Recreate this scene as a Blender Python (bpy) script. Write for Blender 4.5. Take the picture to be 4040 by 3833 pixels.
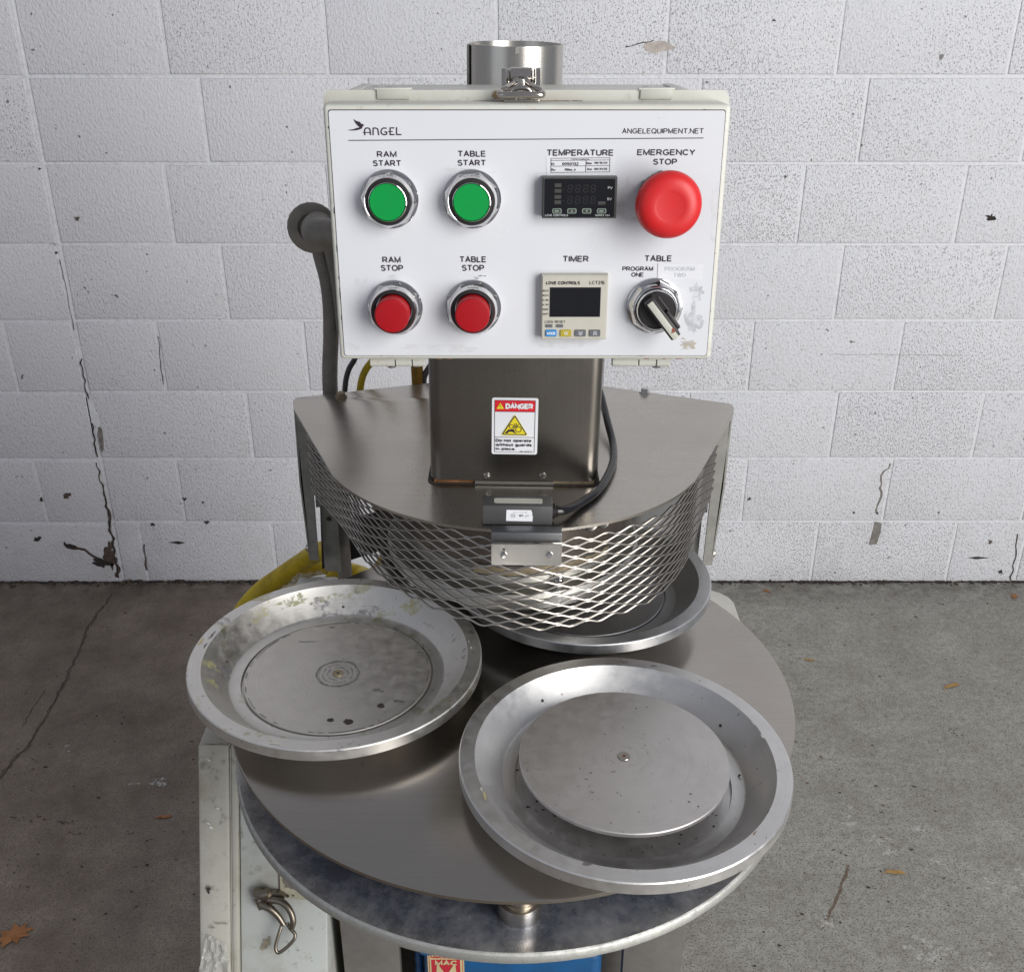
import bpy, bmesh, math, random
from mathutils import Vector, Matrix, noise
R = math.radians
scn = bpy.context.scene
for o in list(bpy.data.objects): bpy.data.objects.remove(o, do_unlink=True)
COL = scn.collection
# ------------------------------------------------------------------ camera
CF, CT, CH = 4129.66, 0.458379, 1.65441      # focal length in photo pixels, pitch, height
cam = bpy.data.objects.new('camera', bpy.data.cameras.new('camera')); COL.objects.link(cam)
cam.data.sensor_width = 36; cam.data.sensor_fit = 'HORIZONTAL'; cam.data.lens = 36*CF/4040
cam.data.clip_start = .02; cam.data.clip_end = 100
cam.location = (0, 0, CH); cam.rotation_euler = (math.pi/2-CT, 0, 0)
scn.camera = cam
# ------------------------------------------------------------------ world and lamps (dim bay lit from an open door behind the camera, to the right)
w = bpy.data.worlds.new('World'); scn.world = w; w.use_nodes = True
w.node_tree.nodes['Background'].inputs[0].default_value = (.80, .84, .95, 1)
w.node_tree.nodes['Background'].inputs[1].default_value = .33
def lamp(name, loc, target, sx, sy, power, col):
    d = bpy.data.lights.new(name, 'AREA'); d.shape = 'RECTANGLE'; d.size = sx; d.size_y = sy; d.energy = power; d.color = col
    o = bpy.data.objects.new(name, d); COL.objects.link(o); o.location = loc
    o.rotation_euler = (Vector(target)-Vector(loc)).to_track_quat('-Z', 'Y').to_euler(); return o
lamp('door_daylight', (2.62, -1.95, 2.35), (0, 1.15, 1.55), 2.1, 3.9, 225, (1.0, .985, .96))
lamp('left_fill', (-3.4, -2.6, 2.6), (0, 1.8, 1.0), 3.2, 2.4, 10, (.86, .92, 1.0))  # added weak fill from behind left; no such opening is known there
scn.view_settings.view_transform = 'Standard'; scn.view_settings.look = 'None'
scn.view_settings.exposure = 0; scn.view_settings.gamma = 1
# ------------------------------------------------------------------ helpers
cs, sn = math.cos(CT), math.sin(CT); VS = 4040/1977.
def ray(u, v):
    a = (u*VS-2020)/CF; b = (1916.5-v*VS)/CF
    return Vector((a, cs+b*sn, -sn+b*cs))
OC = Vector((0, 0, CH))
def ony(u, v, y): r = ray(u, v); return OC+r*(y/r.y)
def onz(u, v, z): r = ray(u, v); return OC+r*((z-CH)/r.z)
K = .0151                                     # the whole press leans a little to the right
MR = Matrix.Translation((0, 0, 1.0484)) @ Matrix.Rotation(K, 4, 'Y') @ Matrix.Translation((0, 0, -1.0484))
ID = Matrix.Identity(4)

def tag(o, label=None, cat=None, group=None, kind=None):
    for k, v in (('label', label), ('category', cat), ('group', group), ('kind', kind)):
        if v: o[k] = v
    return o
WL = {}
def empty(name, loc=(0, 0, 0), parent=None):
    o = bpy.data.objects.new(name, None); COL.objects.link(o); o.empty_display_size = .05
    o.location = loc; WL[o.name] = Vector(loc)
    if parent is not None: adopt(o, parent)
    return o
def adopt(o, parent):
    o.parent = parent; o.matrix_parent_inverse = Matrix.Translation(-WL.get(parent.name, Vector((0, 0, 0))))
def mk(name, bm, m, parent=None, xf=None, smooth=40, loc=None, label=None):
    me = bpy.data.meshes.new(name)
    if xf is not None: bmesh.ops.transform(bm, matrix=xf, verts=bm.verts)
    bmesh.ops.recalc_face_normals(bm, faces=bm.faces)
    bm.to_mesh(me); bm.free()
    for mm in (m if isinstance(m, (list, tuple)) else [m]): me.materials.append(mm)
    if smooth and len(me.polygons):
        me.shade_smooth(); me.set_sharp_from_angle(angle=R(smooth))
    o = bpy.data.objects.new(name, me); COL.objects.link(o)
    if loc is not None: o.location = loc; WL[o.name] = Vector(loc)
    if parent is not None: adopt(o, parent)
    if label: o['label'] = label
    return o
def root(name, loc, label, cat, group=None, kind=None):
    o = bpy.data.objects.new(name, None); COL.objects.link(o); o.location = loc; WL[o.name] = Vector(loc)
    return tag(o, label, cat, group, kind)
def box(bm, x0, x1, y0, y1, z0, z1, bev=0, seg=2, xf=None, only=None):
    r = bmesh.ops.create_cube(bm, size=1); vs = r['verts']
    bmesh.ops.scale(bm, vec=(x1-x0, y1-y0, z1-z0), verts=vs)
    bmesh.ops.translate(bm, vec=((x0+x1)/2, (y0+y1)/2, (z0+z1)/2), verts=vs)
    if xf is not None: bmesh.ops.transform(bm, matrix=xf, verts=vs)
    if bev:
        es = list({e for v in vs for e in v.link_edges})
        if only: es = [e for e in es if only(e)]
        bmesh.ops.bevel(bm, geom=es, offset=bev, segments=seg, affect='EDGES', profile=.5)
    return bm
def B(*a, **k): bm = bmesh.new(); return box(bm, *a, **k)
def lathe(bm, prof, c=(0, 0, 0), seg=96, axis='Z', cap=False, xf=None):
    rings = []
    for r, z in prof:
        if r < 1e-6: rings.append([bm.verts.new((0, 0, z))])
        else: rings.append([bm.verts.new((r*math.cos(2*math.pi*i/seg), r*math.sin(2*math.pi*i/seg), z)) for i in range(seg)])
    for a, b in zip(rings, rings[1:]):
        for i in range(seg):
            j = (i+1) % seg
            if len(a) == 1 and len(b) == 1: continue
            if len(a) == 1: bm.faces.new((a[0], b[i], b[j]))
            elif len(b) == 1: bm.faces.new((a[i], b[0], a[j]))
            else: bm.faces.new((a[i], b[i], b[j], a[j]))
    vs = [v for r in rings for v in r]
    if axis == 'Y': bmesh.ops.transform(bm, matrix=Matrix.Rotation(R(90), 4, 'X'), verts=vs)   # profile z -> -y (towards the camera)
    bmesh.ops.translate(bm, vec=c, verts=vs)
    if xf is not None: bmesh.ops.transform(bm, matrix=xf, verts=vs)
    return bm
def L(prof, **k): return lathe(bmesh.new(), prof, **k)
def smoothpath(P, n=8):
    P = [Vector(p) for p in P]; out = []
    Q = [P[0]*2-P[1]]+P+[P[-1]*2-P[-2]]
    for i in range(1, len(Q)-2):
        for k in range(n):
            t = k/n; a, b, c, d = Q[i-1], Q[i], Q[i+1], Q[i+2]
            out.append(.5*((2*b)+(c-a)*t+(2*a-5*b+4*c-d)*t*t+(3*b-a-3*c+d)*t**3))
    out.append(P[-1]); return out
def tube(bm, path, r, seg=12, n=8, sm=True, ridges=None, closed=False):
    P = smoothpath(path, n) if sm else [Vector(p) for p in path]
    up = Vector((0, 0, 1)); T0 = (P[1]-P[0]).normalized()
    if abs(T0.dot(up)) > .95: up = Vector((1, 0, 0))
    N = (up-T0*up.dot(T0)).normalized(); rings = []; 
    for i, p in enumerate(P):
        if closed: T = (P[(i+1) % len(P)]-P[i-1]).normalized()
        else: T = (P[min(i+1, len(P)-1)]-P[max(i-1, 0)]).normalized()
        N = (N-T*N.dot(T)).normalized(); Bn = T.cross(N)
        rr = r(i/(len(P)-1)) if callable(r) else r
        if ridges and i % 2: rr *= ridges
        rings.append([bm.verts.new(p+(N*math.cos(2*math.pi*k/seg)+Bn*math.sin(2*math.pi*k/seg))*rr) for k in range(seg)])
    pairs = list(zip(rings, rings[1:]))+([(rings[-1], rings[0])] if closed else [])
    for a, b in pairs:
        for k in range(seg):
            j = (k+1) % seg; bm.faces.new((a[k], a[j], b[j], b[k]))
    if not closed: bm.faces.new(rings[0]); bm.faces.new(rings[-1][::-1])
    return bm
def TB(*a, **k): return tube(bmesh.new(), *a, **k)
def prism(bm, pts, z0, z1, plane='XY', bev=0):
    """extrude an outline; XY: pts (x,y) between z0,z1; XZ: pts (x,z) between y=z0 (front) and z1"""
    f = (lambda p, h: (p[0], p[1], h)) if plane == 'XY' else ((lambda p, h: (p[0], h, p[1])) if plane == 'XZ' else (lambda p, h: (h, p[0], p[1])))
    a = [bm.verts.new(f(p, z0)) for p in pts]; n = len(pts)
    if z1 is None: bm.faces.new(a); return bm
    b = [bm.verts.new(f(p, z1)) for p in pts]
    fs = [bm.faces.new(a), bm.faces.new(b[::-1])]
    for i in range(n): bm.faces.new((a[i], b[i], b[(i+1) % n], a[(i+1) % n]))
    if bev:
        es = [e for e in fs[0].edges]+[e for e in fs[1].edges]
        bmesh.ops.bevel(bm, geom=es, offset=bev, segments=2, affect='EDGES', profile=.5)
    return bm
def PR(*a, **k): return prism(bmesh.new(), *a, **k)
def rrect(x0, x1, y0, y1, r, n=5):
    out = []
    for cx, cy, a0 in ((x1-r, y1-r, 0), (x0+r, y1-r, 90), (x0+r, y0+r, 180), (x1-r, y0+r, 270)):
        for k in range(n+1):
            a = R(a0+90*k/n); out.append((cx+r*math.cos(a), cy+r*math.sin(a)))
    return out
def blob(cx, cy, rx, ry, seed, n=22, rough=.35, rot=0):
    rnd = random.Random(seed); o = rnd.random()*50; out = []
    for i in range(n):
        a = 2*math.pi*i/n; q = 1+rough*2*noise.noise(Vector((math.cos(a)*1.6+o, math.sin(a)*1.6, o)))+rough*.35*rnd.uniform(-1, 1)
        x, y = rx*q*math.cos(a), ry*q*math.sin(a)
        out.append((cx+x*math.cos(rot)-y*math.sin(rot), cy+x*math.sin(rot)+y*math.cos(rot)))
    return out
def streak(pts, w, seed=0, jag=.5):
    """a jagged ribbon outline along pts with widths w"""
    rnd = random.Random(seed); P = [Vector((p[0], p[1])) for p in pts]; Q = []
    for a, b in zip(P, P[1:]):
        m = max(2, int((b-a).length/.012)); Q += [a+(b-a)*(k/m) for k in range(m)]
    Q.append(P[-1]); l = []; r_ = []
    for i, p in enumerate(Q):
        t = (Q[min(i+1, len(Q)-1)]-Q[max(i-1, 0)]).normalized(); n_ = Vector((-t.y, t.x))
        ww = (w(i/(len(Q)-1)) if callable(w) else w)*.5; p = p+n_*rnd.uniform(-1, 1)*jag*ww*2
        l.append(p+n_*ww*rnd.uniform(.5, 1.3)); r_.append(p-n_*ww*rnd.uniform(.5, 1.3))
    return [tuple(p) for p in l+r_[::-1]]
# lettering: every glyph is drawn as ribbons along its strokes (x, y in cap heights)
def _a(cx, cy, rx, ry, a0, a1, n=0):
    n = n or max(3, int(abs(a1-a0)/22)); return [(cx+rx*math.cos(R(a0+(a1-a0)*k/n)), cy+ry*math.sin(R(a0+(a1-a0)*k/n))) for k in range(n+1)]
GL_ = {
 'A': (.74, [[(0, 0), (.37, 1), (.74, 0)], [(.13, .34), (.61, .34)]]), 'B': (.66, [[(0, 0), (0, 1), (.36, 1)]+_a(.36, .76, .22, .24, 90, -90)+[(0, .52)], [(.36, .52)]+_a(.38, .26, .26, .26, 90, -90)+[(0, 0)]]),
 'C': (.74, [_a(.40, .5, .40, .5, 42, 318)]), 'D': (.70, [[(0, 0), (0, 1), (.30, 1)]+_a(.30, .5, .40, .5, 90, -90)+[(0, 0)]]), 'E': (.62, [[(.60, 1), (0, 1), (0, 0), (.62, 0)], [(0, .53), (.55, .53)]]),
 'F': (.58, [[(.58, 1), (0, 1), (0, 0)], [(0, .52), (.50, .52)]]), 'G': (.80, [_a(.42, .5, .42, .5, 45, 335)+[(.80, .46), (.46, .46)]]), 'I': (.0, [[(0, 0), (0, 1)]]), 'J': (.48, [[(.48, 1), (.48, .25)]+_a(.24, .25, .24, .25, 0, -180)]),
 'K': (.66, [[(0, 0), (0, 1)], [(.62, 1), (0, .36)], [(.22, .58), (.66, 0)]]), 'L': (.54, [[(0, 1), (0, 0), (.54, 0)]]), 'M': (.80, [[(0, 0), (0, 1), (.40, .06), (.80, 1), (.80, 0)]]), 'N': (.70, [[(0, 0), (0, 1), (.70, 0), (.70, 1)]]),
 'O': (.84, [_a(.42, .5, .42, .5, 90, 450, 22)]), 'P': (.62, [[(0, 0), (0, 1), (.36, 1)]+_a(.36, .72, .26, .28, 90, -90)+[(0, .44)]]), 'Q': (.84, [_a(.42, .5, .42, .5, 90, 450, 22), [(.50, .22), (.86, -.06)]]),
 'R': (.68, [[(0, 0), (0, 1), (.38, 1)]+_a(.38, .73, .25, .27, 90, -90)+[(0, .46)], [(.34, .46), (.68, 0)]]), 'S': (.64, [_a(.32, .74, .29, .26, 25, 200)+_a(.32, .26, .32, .26, 75, -155)]),
 'T': (.68, [[(0, 1), (.68, 1)], [(.34, 1), (.34, 0)]]), 'U': (.68, [[(0, 1), (0, .32)]+_a(.34, .32, .34, .32, 180, 360)+[(.68, 1)]]), 'V': (.72, [[(0, 1), (.36, 0), (.72, 1)]]), 'W': (1.0, [[(0, 1), (.25, 0), (.5, 1), (.75, 0), (1, 1)]]),
 'X': (.70, [[(0, 1), (.70, 0)], [(.70, 1), (0, 0)]]), 'Y': (.70, [[(0, 1), (.35, .46), (.35, 0)], [(.70, 1), (.35, .46)]]),
 '0': (.54, [_a(.27, .5, .27, .5, 90, 450, 18)]), '1': (.26, [[(0, .76), (.26, 1), (.26, 0)]]), '2': (.54, [_a(.27, .72, .26, .28, 170, -35)+[(.02, 0), (.54, 0)]]), '3': (.54, [_a(.26, .75, .24, .25, 150, -80)+_a(.26, .27, .28, .27, 85, -150)]),
 '4': (.58, [[(.42, 0), (.42, 1), (0, .30), (.58, .30)]]), '5': (.54, [[(.50, 1), (.10, 1), (.05, .52)]+_a(.27, .31, .27, .31, 115, -150)]), '6': (.54, [_a(.29, .68, .26, .32, 40, 180)+_a(.27, .30, .27, .30, 180, -180, 16)]), '7': (.54, [[(0, 1), (.54, 1), (.18, 0)]]),
 '8': (.54, [_a(.27, .76, .22, .24, -90, 270, 16), _a(.27, .26, .27, .26, 90, 450, 16)]), '.': (.02, [[(.0, .0), (.02, .0)]]), ':': (.02, [[(.0, .0), (.02, .0)], [(0, .5), (.02, .5)]]), '-': (.3, [[(0, .4), (.3, .4)]]), '/': (.36, [[(0, 0), (.36, 1)]]), '!': (.02, [[(.01, .32), (.01, 1)], [(0, 0), (.02, 0)]]),
 'a': (.46, [_a(.22, .50, .22, .20, 155, 0)+[(.45, 0)], _a(.22, .20, .22, .20, 60, 300, 10)]), 'b': (.48, [[(0, 1), (0, 0)], _a(.24, .35, .24, .35, 180, 540, 14)]), 'c': (.46, [_a(.25, .35, .25, .35, 45, 315)]), 'd': (.48, [[(.48, 1), (.48, 0)], _a(.24, .35, .24, .35, 0, 360, 14)]),
 'e': (.48, [[(.02, .36), (.48, .36)]+_a(.24, .35, .24, .35, 0, 315)]), 'g': (.48, [[(.48, .70), (.48, -.05)]+_a(.24, -.05, .24, .22, 0, -150), _a(.24, .36, .24, .34, 0, 360, 14)]), 'h': (.46, [[(0, 0), (0, 1)], [(0, .42)]+_a(.23, .44, .23, .26, 180, 0)+[(.46, 0)]]),
 'i': (.0, [[(0, 0), (0, .70)], [(-.01, .97), (.01, .97)]]), 'l': (.0, [[(0, 0), (0, 1)]]), 'n': (.46, [[(0, 0), (0, .70)], [(0, .42)]+_a(.23, .44, .23, .26, 180, 0)+[(.46, 0)]]), 'o': (.50, [_a(.25, .35, .25, .35, 90, 450, 16)]), 'p': (.48, [[(0, .70), (0, -.28)], _a(.24, .35, .24, .35, 180, 540, 14)]),
 'r': (.28, [[(0, 0), (0, .70)], [(0, .42)]+_a(.25, .42, .25, .28, 180, 85)]), 's': (.42, [_a(.21, .52, .19, .18, 30, 210)+_a(.21, .18, .21, .18, 70, -155)]), 't': (.28, [[(.10, .95), (.10, .14)]+_a(.22, .14, .12, .14, 180, 280), [(0, .70), (.28, .70)]]),
 'u': (.46, [[(0, .70), (0, .26)]+_a(.23, .26, .23, .26, 180, 360), [(.46, .70), (.46, 0)]]), 'w': (.72, [[(0, .70), (.18, 0), (.36, .70), (.54, 0), (.72, .70)]]), 'y': (.46, [[(0, .70), (.23, .0)], [(.46, .70), (.14, -.28)]]), ' ': (.16, []), '^': (.5, [[(0, .3), (.25, .9), (.5, .3)]])}
def ribbon(P, w_):
    """left and right outline points of a mitred stroke"""
    P = [Vector(p) for p in P]; Q = [P[0]]
    for p in P[1:]:
        if (p-Q[-1]).length > 1e-7: Q.append(p)
    P = Q; clo = len(P) > 3 and (P[0]-P[-1]).length < w_*.3; l = []; r_ = []
    if clo: P[-1] = P[0].copy()
    for i, p in enumerate(P):
        a = P[i]-P[i-1] if i else (P[-1]-P[-2] if clo else P[1]-P[0]); b = P[i+1]-P[i] if i < len(P)-1 else (P[1]-P[0] if clo else P[i]-P[i-1])
        a = a.normalized(); b = b.normalized(); m = a+b
        m = m.normalized() if m.length > .3 else Vector((a.x, a.y))
        n_ = Vector((-m.y, m.x)); k = 1/max(.42, n_.dot(Vector((-a.y, a.x)))); o = n_*(w_*.5*k)
        l.append(p+o); r_.append(p-o)
    return l, r_
def text(bm, s, cx, cz, wd, ht, y, bold=.0, rot=0, plane='XZ', flip=False):
    S_ = []; x = 0
    for ch in s:
        g = GL_.get(ch, GL_['X']); S_ += [[(x+p[0], p[1]) for p in st_] for st_ in g[1]]; x += g[0]+.27
    xs = [p[0] for st_ in S_ for p in st_]; ys = [p[1] for st_ in S_ for p in st_]
    x0, x1, y0, y1 = min(xs), max(xs), min(ys), max(ys); capf = 1/(max(1, y1)-y0)
    w_ = ht*capf*(.145+bold*2.4); w_ = min(w_, wd*.4)
    sx = (wd-w_)/max(x1-x0, 1e-6) if x1-x0 > .05 else 0; sz = (ht-w_)/(y1-y0); q = -1 if flip else 1; c_, s_ = math.cos(rot), math.sin(rot)
    for i, st_ in enumerate(S_):
        P = [((p[0]-(x0+x1)/2)*sx*q, (p[1]-(y0+y1)/2)*sz*q) for p in st_]
        if len(P) == 2 and (Vector(P[0])-Vector(P[1])).length < w_: a_ = Vector(P[0]).lerp(Vector(P[1]), .5); P = [(a_.x-w_/2, a_.y), (a_.x+w_/2, a_.y)]
        l, r_ = ribbon(P, w_); yy_ = y-.000012*(i % 7)
        f = lambda p: bm.verts.new((cx+p.x*c_-p.y*s_, yy_, cz+p.x*s_+p.y*c_))
        L_ = [f(p) for p in l]; R_ = [f(p) for p in r_]
        for k in range(len(L_)-1): bm.faces.new((L_[k], L_[k+1], R_[k+1], R_[k]))
    return bm
# ------------------------------------------------------------------ materials
class NT:
    def __init__(s, name):
        s.m = bpy.data.materials.new(name); s.m.use_nodes = True; s.t = s.m.node_tree; s.b = s.t.nodes['Principled BSDF']
        s.pos = s.n('ShaderNodeNewGeometry').outputs['Position']
    def n(s, k, **kw):
        x = s.t.nodes.new(k)
        for a, v in kw.items(): setattr(x, a, v)
        return x
    def set(s, i, v):
        if hasattr(v, 'links') or isinstance(v, bpy.types.NodeSocket): s.t.links.new(v, i)
        else: i.default_value = (tuple(v)+(1,) if isinstance(v, (tuple, list)) and len(v) == 3 and i.type == 'RGBA' else v)
    def map(s, scale=(1, 1, 1), rot=(0, 0, 0), loc=(0, 0, 0), src=None):
        x = s.n('ShaderNodeMapping'); s.set(x.inputs[0], src or s.pos); x.inputs['Scale'].default_value = scale
        x.inputs['Rotation'].default_value = rot; x.inputs['Location'].default_value = loc; return x.outputs[0]
    def noise(s, sc, det=2, rough=.5, vec=None, dist=0):
        x = s.n('ShaderNodeTexNoise'); s.set(x.inputs['Vector'], vec or s.pos); x.inputs['Scale'].default_value = sc
        x.inputs['Detail'].default_value = det; x.inputs['Roughness'].default_value = rough; x.inputs['Distortion'].default_value = dist; return x.outputs['Fac']
    def vor(s, sc, vec=None, feat='F1', rnd=1):
        x = s.n('ShaderNodeTexVoronoi', feature=feat); s.set(x.inputs['Vector'], vec or s.pos); x.inputs['Scale'].default_value = sc; return x.outputs['Distance']
    def ramp(s, f, a, b, lo=0., hi=1.):
        x = s.n('ShaderNodeMapRange'); s.set(x.inputs[0], f)
        for i, v in ((1, a), (2, b), (3, lo), (4, hi)): s.set(x.inputs[i], v)
        return x.outputs[0]
    def mix(s, f, a, b, mode='MIX'):
        x = s.n('ShaderNodeMix', data_type='RGBA', blend_type=mode); s.set(x.inputs[0], f); s.set(x.inputs[6], a); s.set(x.inputs[7], b); return x.outputs[2]
    def math(s, op, a, b=0.):
        x = s.n('ShaderNodeMath', operation=op); s.set(x.inputs[0], a); s.set(x.inputs[1], b); return x.outputs[0]
    def sep(s, v=None):
        x = s.n('ShaderNodeSeparateXYZ'); s.set(x.inputs[0], v or s.pos); return x.outputs
    def bump(s, h, strength=.3, dist=.001, prev=None):
        x = s.n('ShaderNodeBump'); s.set(x.inputs['Height'], h); x.inputs['Strength'].default_value = strength; x.inputs['Distance'].default_value = dist
        if prev is not None: s.set(x.inputs['Normal'], prev)
        return x.outputs[0]
    def fin(s, col=None, rough=None, metal=None, nrm=None, **kw):
        if col is not None: s.set(s.b.inputs['Base Color'], col)
        if rough is not None: s.set(s.b.inputs['Roughness'], rough)
        if metal is not None: s.set(s.b.inputs['Metallic'], metal)
        if nrm is not None: s.set(s.b.inputs['Normal'], nrm)
        for k, v in kw.items(): s.set(s.b.inputs[k.replace('_', ' ')], v)
        return s.m
def plain(name, col, rough=.5, metal=0, var=.12, sc=40, bump=0, **kw):
    t = NT(name); n_ = t.noise(sc, 4, .6)
    c2 = tuple(c*(1-var*2) for c in col)
    c = t.mix(t.ramp(n_, .35, .75), col, c2)
    nr = t.bump(t.noise(sc*12, 2), bump, .0005) if bump else None
    return t.fin(c, t.ramp(n_, .3, .7, rough*.85, min(1, rough*1.2)), metal, nr, **kw)
def brushed(name, col, rough=.32, scale=(4, 900, 900), rot=(0, 0, 0), spots=.3, bs=.12, smudge=.25, scratch=False):
    t = NT(name); v = t.map(scale, rot); g = t.noise(1, 3, .7, v)
    sm = t.noise(9, 5, .62); fine = t.noise(600, 1)
    c = t.mix(t.ramp(g, .3, .7, 0, .35), col, tuple(x*.72 for x in col))
    c = t.mix(t.ramp(sm, .45, .75, 0, smudge), c, (col[0]*.62, col[1]*.58, col[2]*.52))
    sp = t.ramp(t.noise(120, 2), .71, .76, 0, spots); c = t.mix(sp, c, (.16, .12, .09))
    if scratch:
        r_ = t.n('ShaderNodeTexWave', wave_type='RINGS', rings_direction='Y'); t.set(r_.inputs['Vector'], t.map((1, 1, 1), loc=(-.16, 0, -1.42)))
        r_.inputs['Scale'].default_value = 160; r_.inputs['Distortion'].default_value = 1.5; r_.inputs['Detail'].default_value = 3
        c = t.mix(t.math('MULTIPLY', t.ramp(r_.outputs['Fac'], .75, 1, 0, .9), t.ramp(t.noise(14, 2), .5, .68)), c, tuple(min(1, x*1.45) for x in col))
    nb = t.bump(g, bs, .0006); nb = t.bump(fine, .05, .0003, nb)
    return t.fin(c, t.ramp(sm, .3, .75, rough*.85, rough*1.25), 1.0, nb)

def smear(name, col, lo=.42, hi=.60, sc=170, amax=.85, rough=.6):
    t = NT(name); return t.fin(col, rough, 0, None, Alpha=t.ramp(t.noise(sc, 4, .7), lo, hi, 0, amax))
# painted block wall: white-blue paint over porous concrete block
def wall_mat(name, side):
    t = NT(name)
    big = t.noise(1.1, 3, .5); X = t.sep()[0]; Z = t.sep()[2]
    v = t.map((1, 1, .60), (0, .12, 0))
    p1 = t.noise(300, 2, .6, v); p2 = t.noise(165, 3, .62, v)
    rn = t.n('ShaderNodeObjectInfo').outputs['Random']
    dens = t.math('ADD', t.ramp(t.noise(3.2, 2), .35, .65, .0, .040), t.ramp(rn, 0, 1, -.020, .042))
    thr = t.math('ADD', t.ramp(X, -.6, .5, .640, .590), dens)
    pit = t.ramp(t.math('SUBTRACT', p1, thr), 0, .035)
    dirt = t.math('MULTIPLY', t.ramp(Z, .0, .42, 1, 0), t.ramp(t.noise(7, 6, .66), .47, .72))
    base = t.mix(t.ramp(big, .3, .7), (.775, .78, .81), (.735, .74, .775))
    base = t.mix(t.ramp(rn, 0, 1, 0, .35), base, (.66, .665, .70))
    base = t.mix(t.ramp(X, -1.4, -.2, .55, 0), base, (.66, .64, .66))  # left part toned down in the colour, as less light reaches it
    base = t.mix(t.ramp(t.noise(22, 4, .6), .45, .8, 0, .12), base, (.55, .53, .50))
    base = t.mix(t.ramp(p2, .50, .33, 0, .15), base, (.40, .40, .43))  # relief hollows darkened in the colour, standing in for their shade
    base = t.mix(t.math('MULTIPLY', pit, .46), base, (.30, .30, .305))
    base = t.mix(t.math('MULTIPLY', dirt, .30), base, (.30, .26, .21))
    speck = t.ramp(t.noise(55, 1), .775, .79); base = t.mix(t.math('MULTIPLY', speck, .8), base, (.13, .10, .09))
    h_ = t.math('SUBTRACT', t.math('MULTIPLY', p2, .9), t.math('MULTIPLY', pit, .8))
    return t.fin(base, .60, 0, t.bump(h_, 1.0, .0042))
M_block = wall_mat('painted_block', 0)
def mortar_mat():
    t = NT('painted_mortar'); Z = t.sep()[2]
    b = t.mix(t.ramp(t.noise(30, 4), .4, .8, 0, .3), (.73, .735, .76), (.63, .63, .645))
    cr = t.math('MULTIPLY', t.ramp(t.noise(34, 6, .75), .62, .67), .7); b = t.mix(cr, b, (.30, .27, .25))
    return t.fin(b, .6, 0, t.bump(t.math('ADD', t.noise(60, 3), t.math('MULTIPLY', t.noise(9, 4), 2)), .8, .006))
M_mortar = mortar_mat()
def floor_mat():
    t = NT('worn_painted_concrete'); s = t.sep(); X, Y = s[0], s[1]
    n1 = t.noise(2.2, 6, .62, None, .6); n2 = t.noise(7, 8, .70); n3 = t.noise(60, 4, .7); n4 = t.noise(260, 2, .6)
    gray = t.mix(t.ramp(n2, .3, .72), (.385, .378, .335), (.265, .252, .220))
    brown = t.mix(t.ramp(n2, .3, .7), (.275, .225, .180), (.130, .098, .073))
    side = t.ramp(t.math('ADD', X, t.math('MULTIPLY', t.math('SUBTRACT', n1, .5), 1.3)), -.75, .45)
    c = t.mix(side, brown, gray)
    c = t.mix(t.ramp(n3, .42, .72, 0, .55), c, (.13, .115, .10))
    c = t.mix(t.math('MULTIPLY', t.ramp(n4, .53, .62), .65), c, (.070, .055, .045))
    c = t.mix(t.math('MULTIPLY', t.ramp(t.noise(150, 2), .66, .70), .75), c, (.028, .020, .016))
    c = t.mix(t.math('MULTIPLY', t.ramp(t.noise(90, 3), .68, .73), .45), c, (.13, .05, .03))
    c = t.mix(t.math('MULTIPLY', t.ramp(t.noise(19, 5, .7, t.map((1, 1, 1), loc=(3, 7, 0))), .66, .74), t.ramp(X, .2, 1.2, .12, .5)), c, (.34, .32, .30))
    c = t.mix(t.math('MULTIPLY', t.ramp(t.noise(300, 1), .63, .7), .35), c, (.27, .26, .25))
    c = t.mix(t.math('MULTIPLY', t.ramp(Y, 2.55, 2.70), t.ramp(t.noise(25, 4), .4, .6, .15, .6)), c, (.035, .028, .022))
    h_ = t.math('ADD', t.math('MULTIPLY', n3, .6), t.math('MULTIPLY', n4, .4))
    return t.fin(c, t.ramp(n2, .3, .7, .45, .75), 0, t.bump(h_, .5, .003))
M_floor = floor_mat()
M_concrete = plain('bare_rough_concrete', (.27, .25, .225), .95, 0, .25, 60, .8)
M_chip = plain('bare_block_chip', (.56, .50, .46), .9, 0, .14, 60, .7)
M_dark = plain('dark_crack', (.035, .028, .025), .95)
M_grime = plain('brown_grime', (.10, .07, .055), .9, 0, .3, 60)
def scuff_mat():
    t = NT('pale_paint_scuff'); return t.fin((.60, .58, .55), .8, 0, None, Alpha=t.ramp(t.noise(90, 4, .7), .38, .60, 0, .65))
M_scuff = scuff_mat()
M_leaf = plain('dry_orange_leaf', (.36, .15, .055), .7, 0, .2, 80)
M_leaf2 = plain('dry_yellow_leaf', (.42, .25, .08), .7, 0, .2, 80)
M_boxpaint = None
def enamel(name, col, dirtc, amt, rough=.42):
    t = NT(name); n1 = t.noise(11, 6, .65); n2 = t.noise(70, 4, .6)
    c = t.mix(t.ramp(n1, .48, .74, 0, amt), col, dirtc); c = t.mix(t.math('MULTIPLY', t.ramp(n2, .60, .72), amt*.7), c, tuple(x*.6 for x in dirtc))
    c = t.mix(t.ramp(t.noise(210, 1), .74, .77, 0, .45), c, (.12, .09, .08))
    return t.fin(c, t.ramp(n1, .3, .7, rough*.85, rough*1.25), 0, t.bump(n2, .08, .0006))
M_boxpaint = enamel('beige_white_enamel', (.60, .60, .545), (.45, .41, .34), .5)
M_cab = enamel('grubby_white_enamel', (.43, .45, .43), (.27, .24, .18), .8, .35)
M_cabl = enamel('taupe_taped_enamel', (.42, .41, .36), (.25, .225, .17), .95, .3)
M_face = plain('white_face_plate', (.66, .672, .705), .30, 0, .012, 9)
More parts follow.
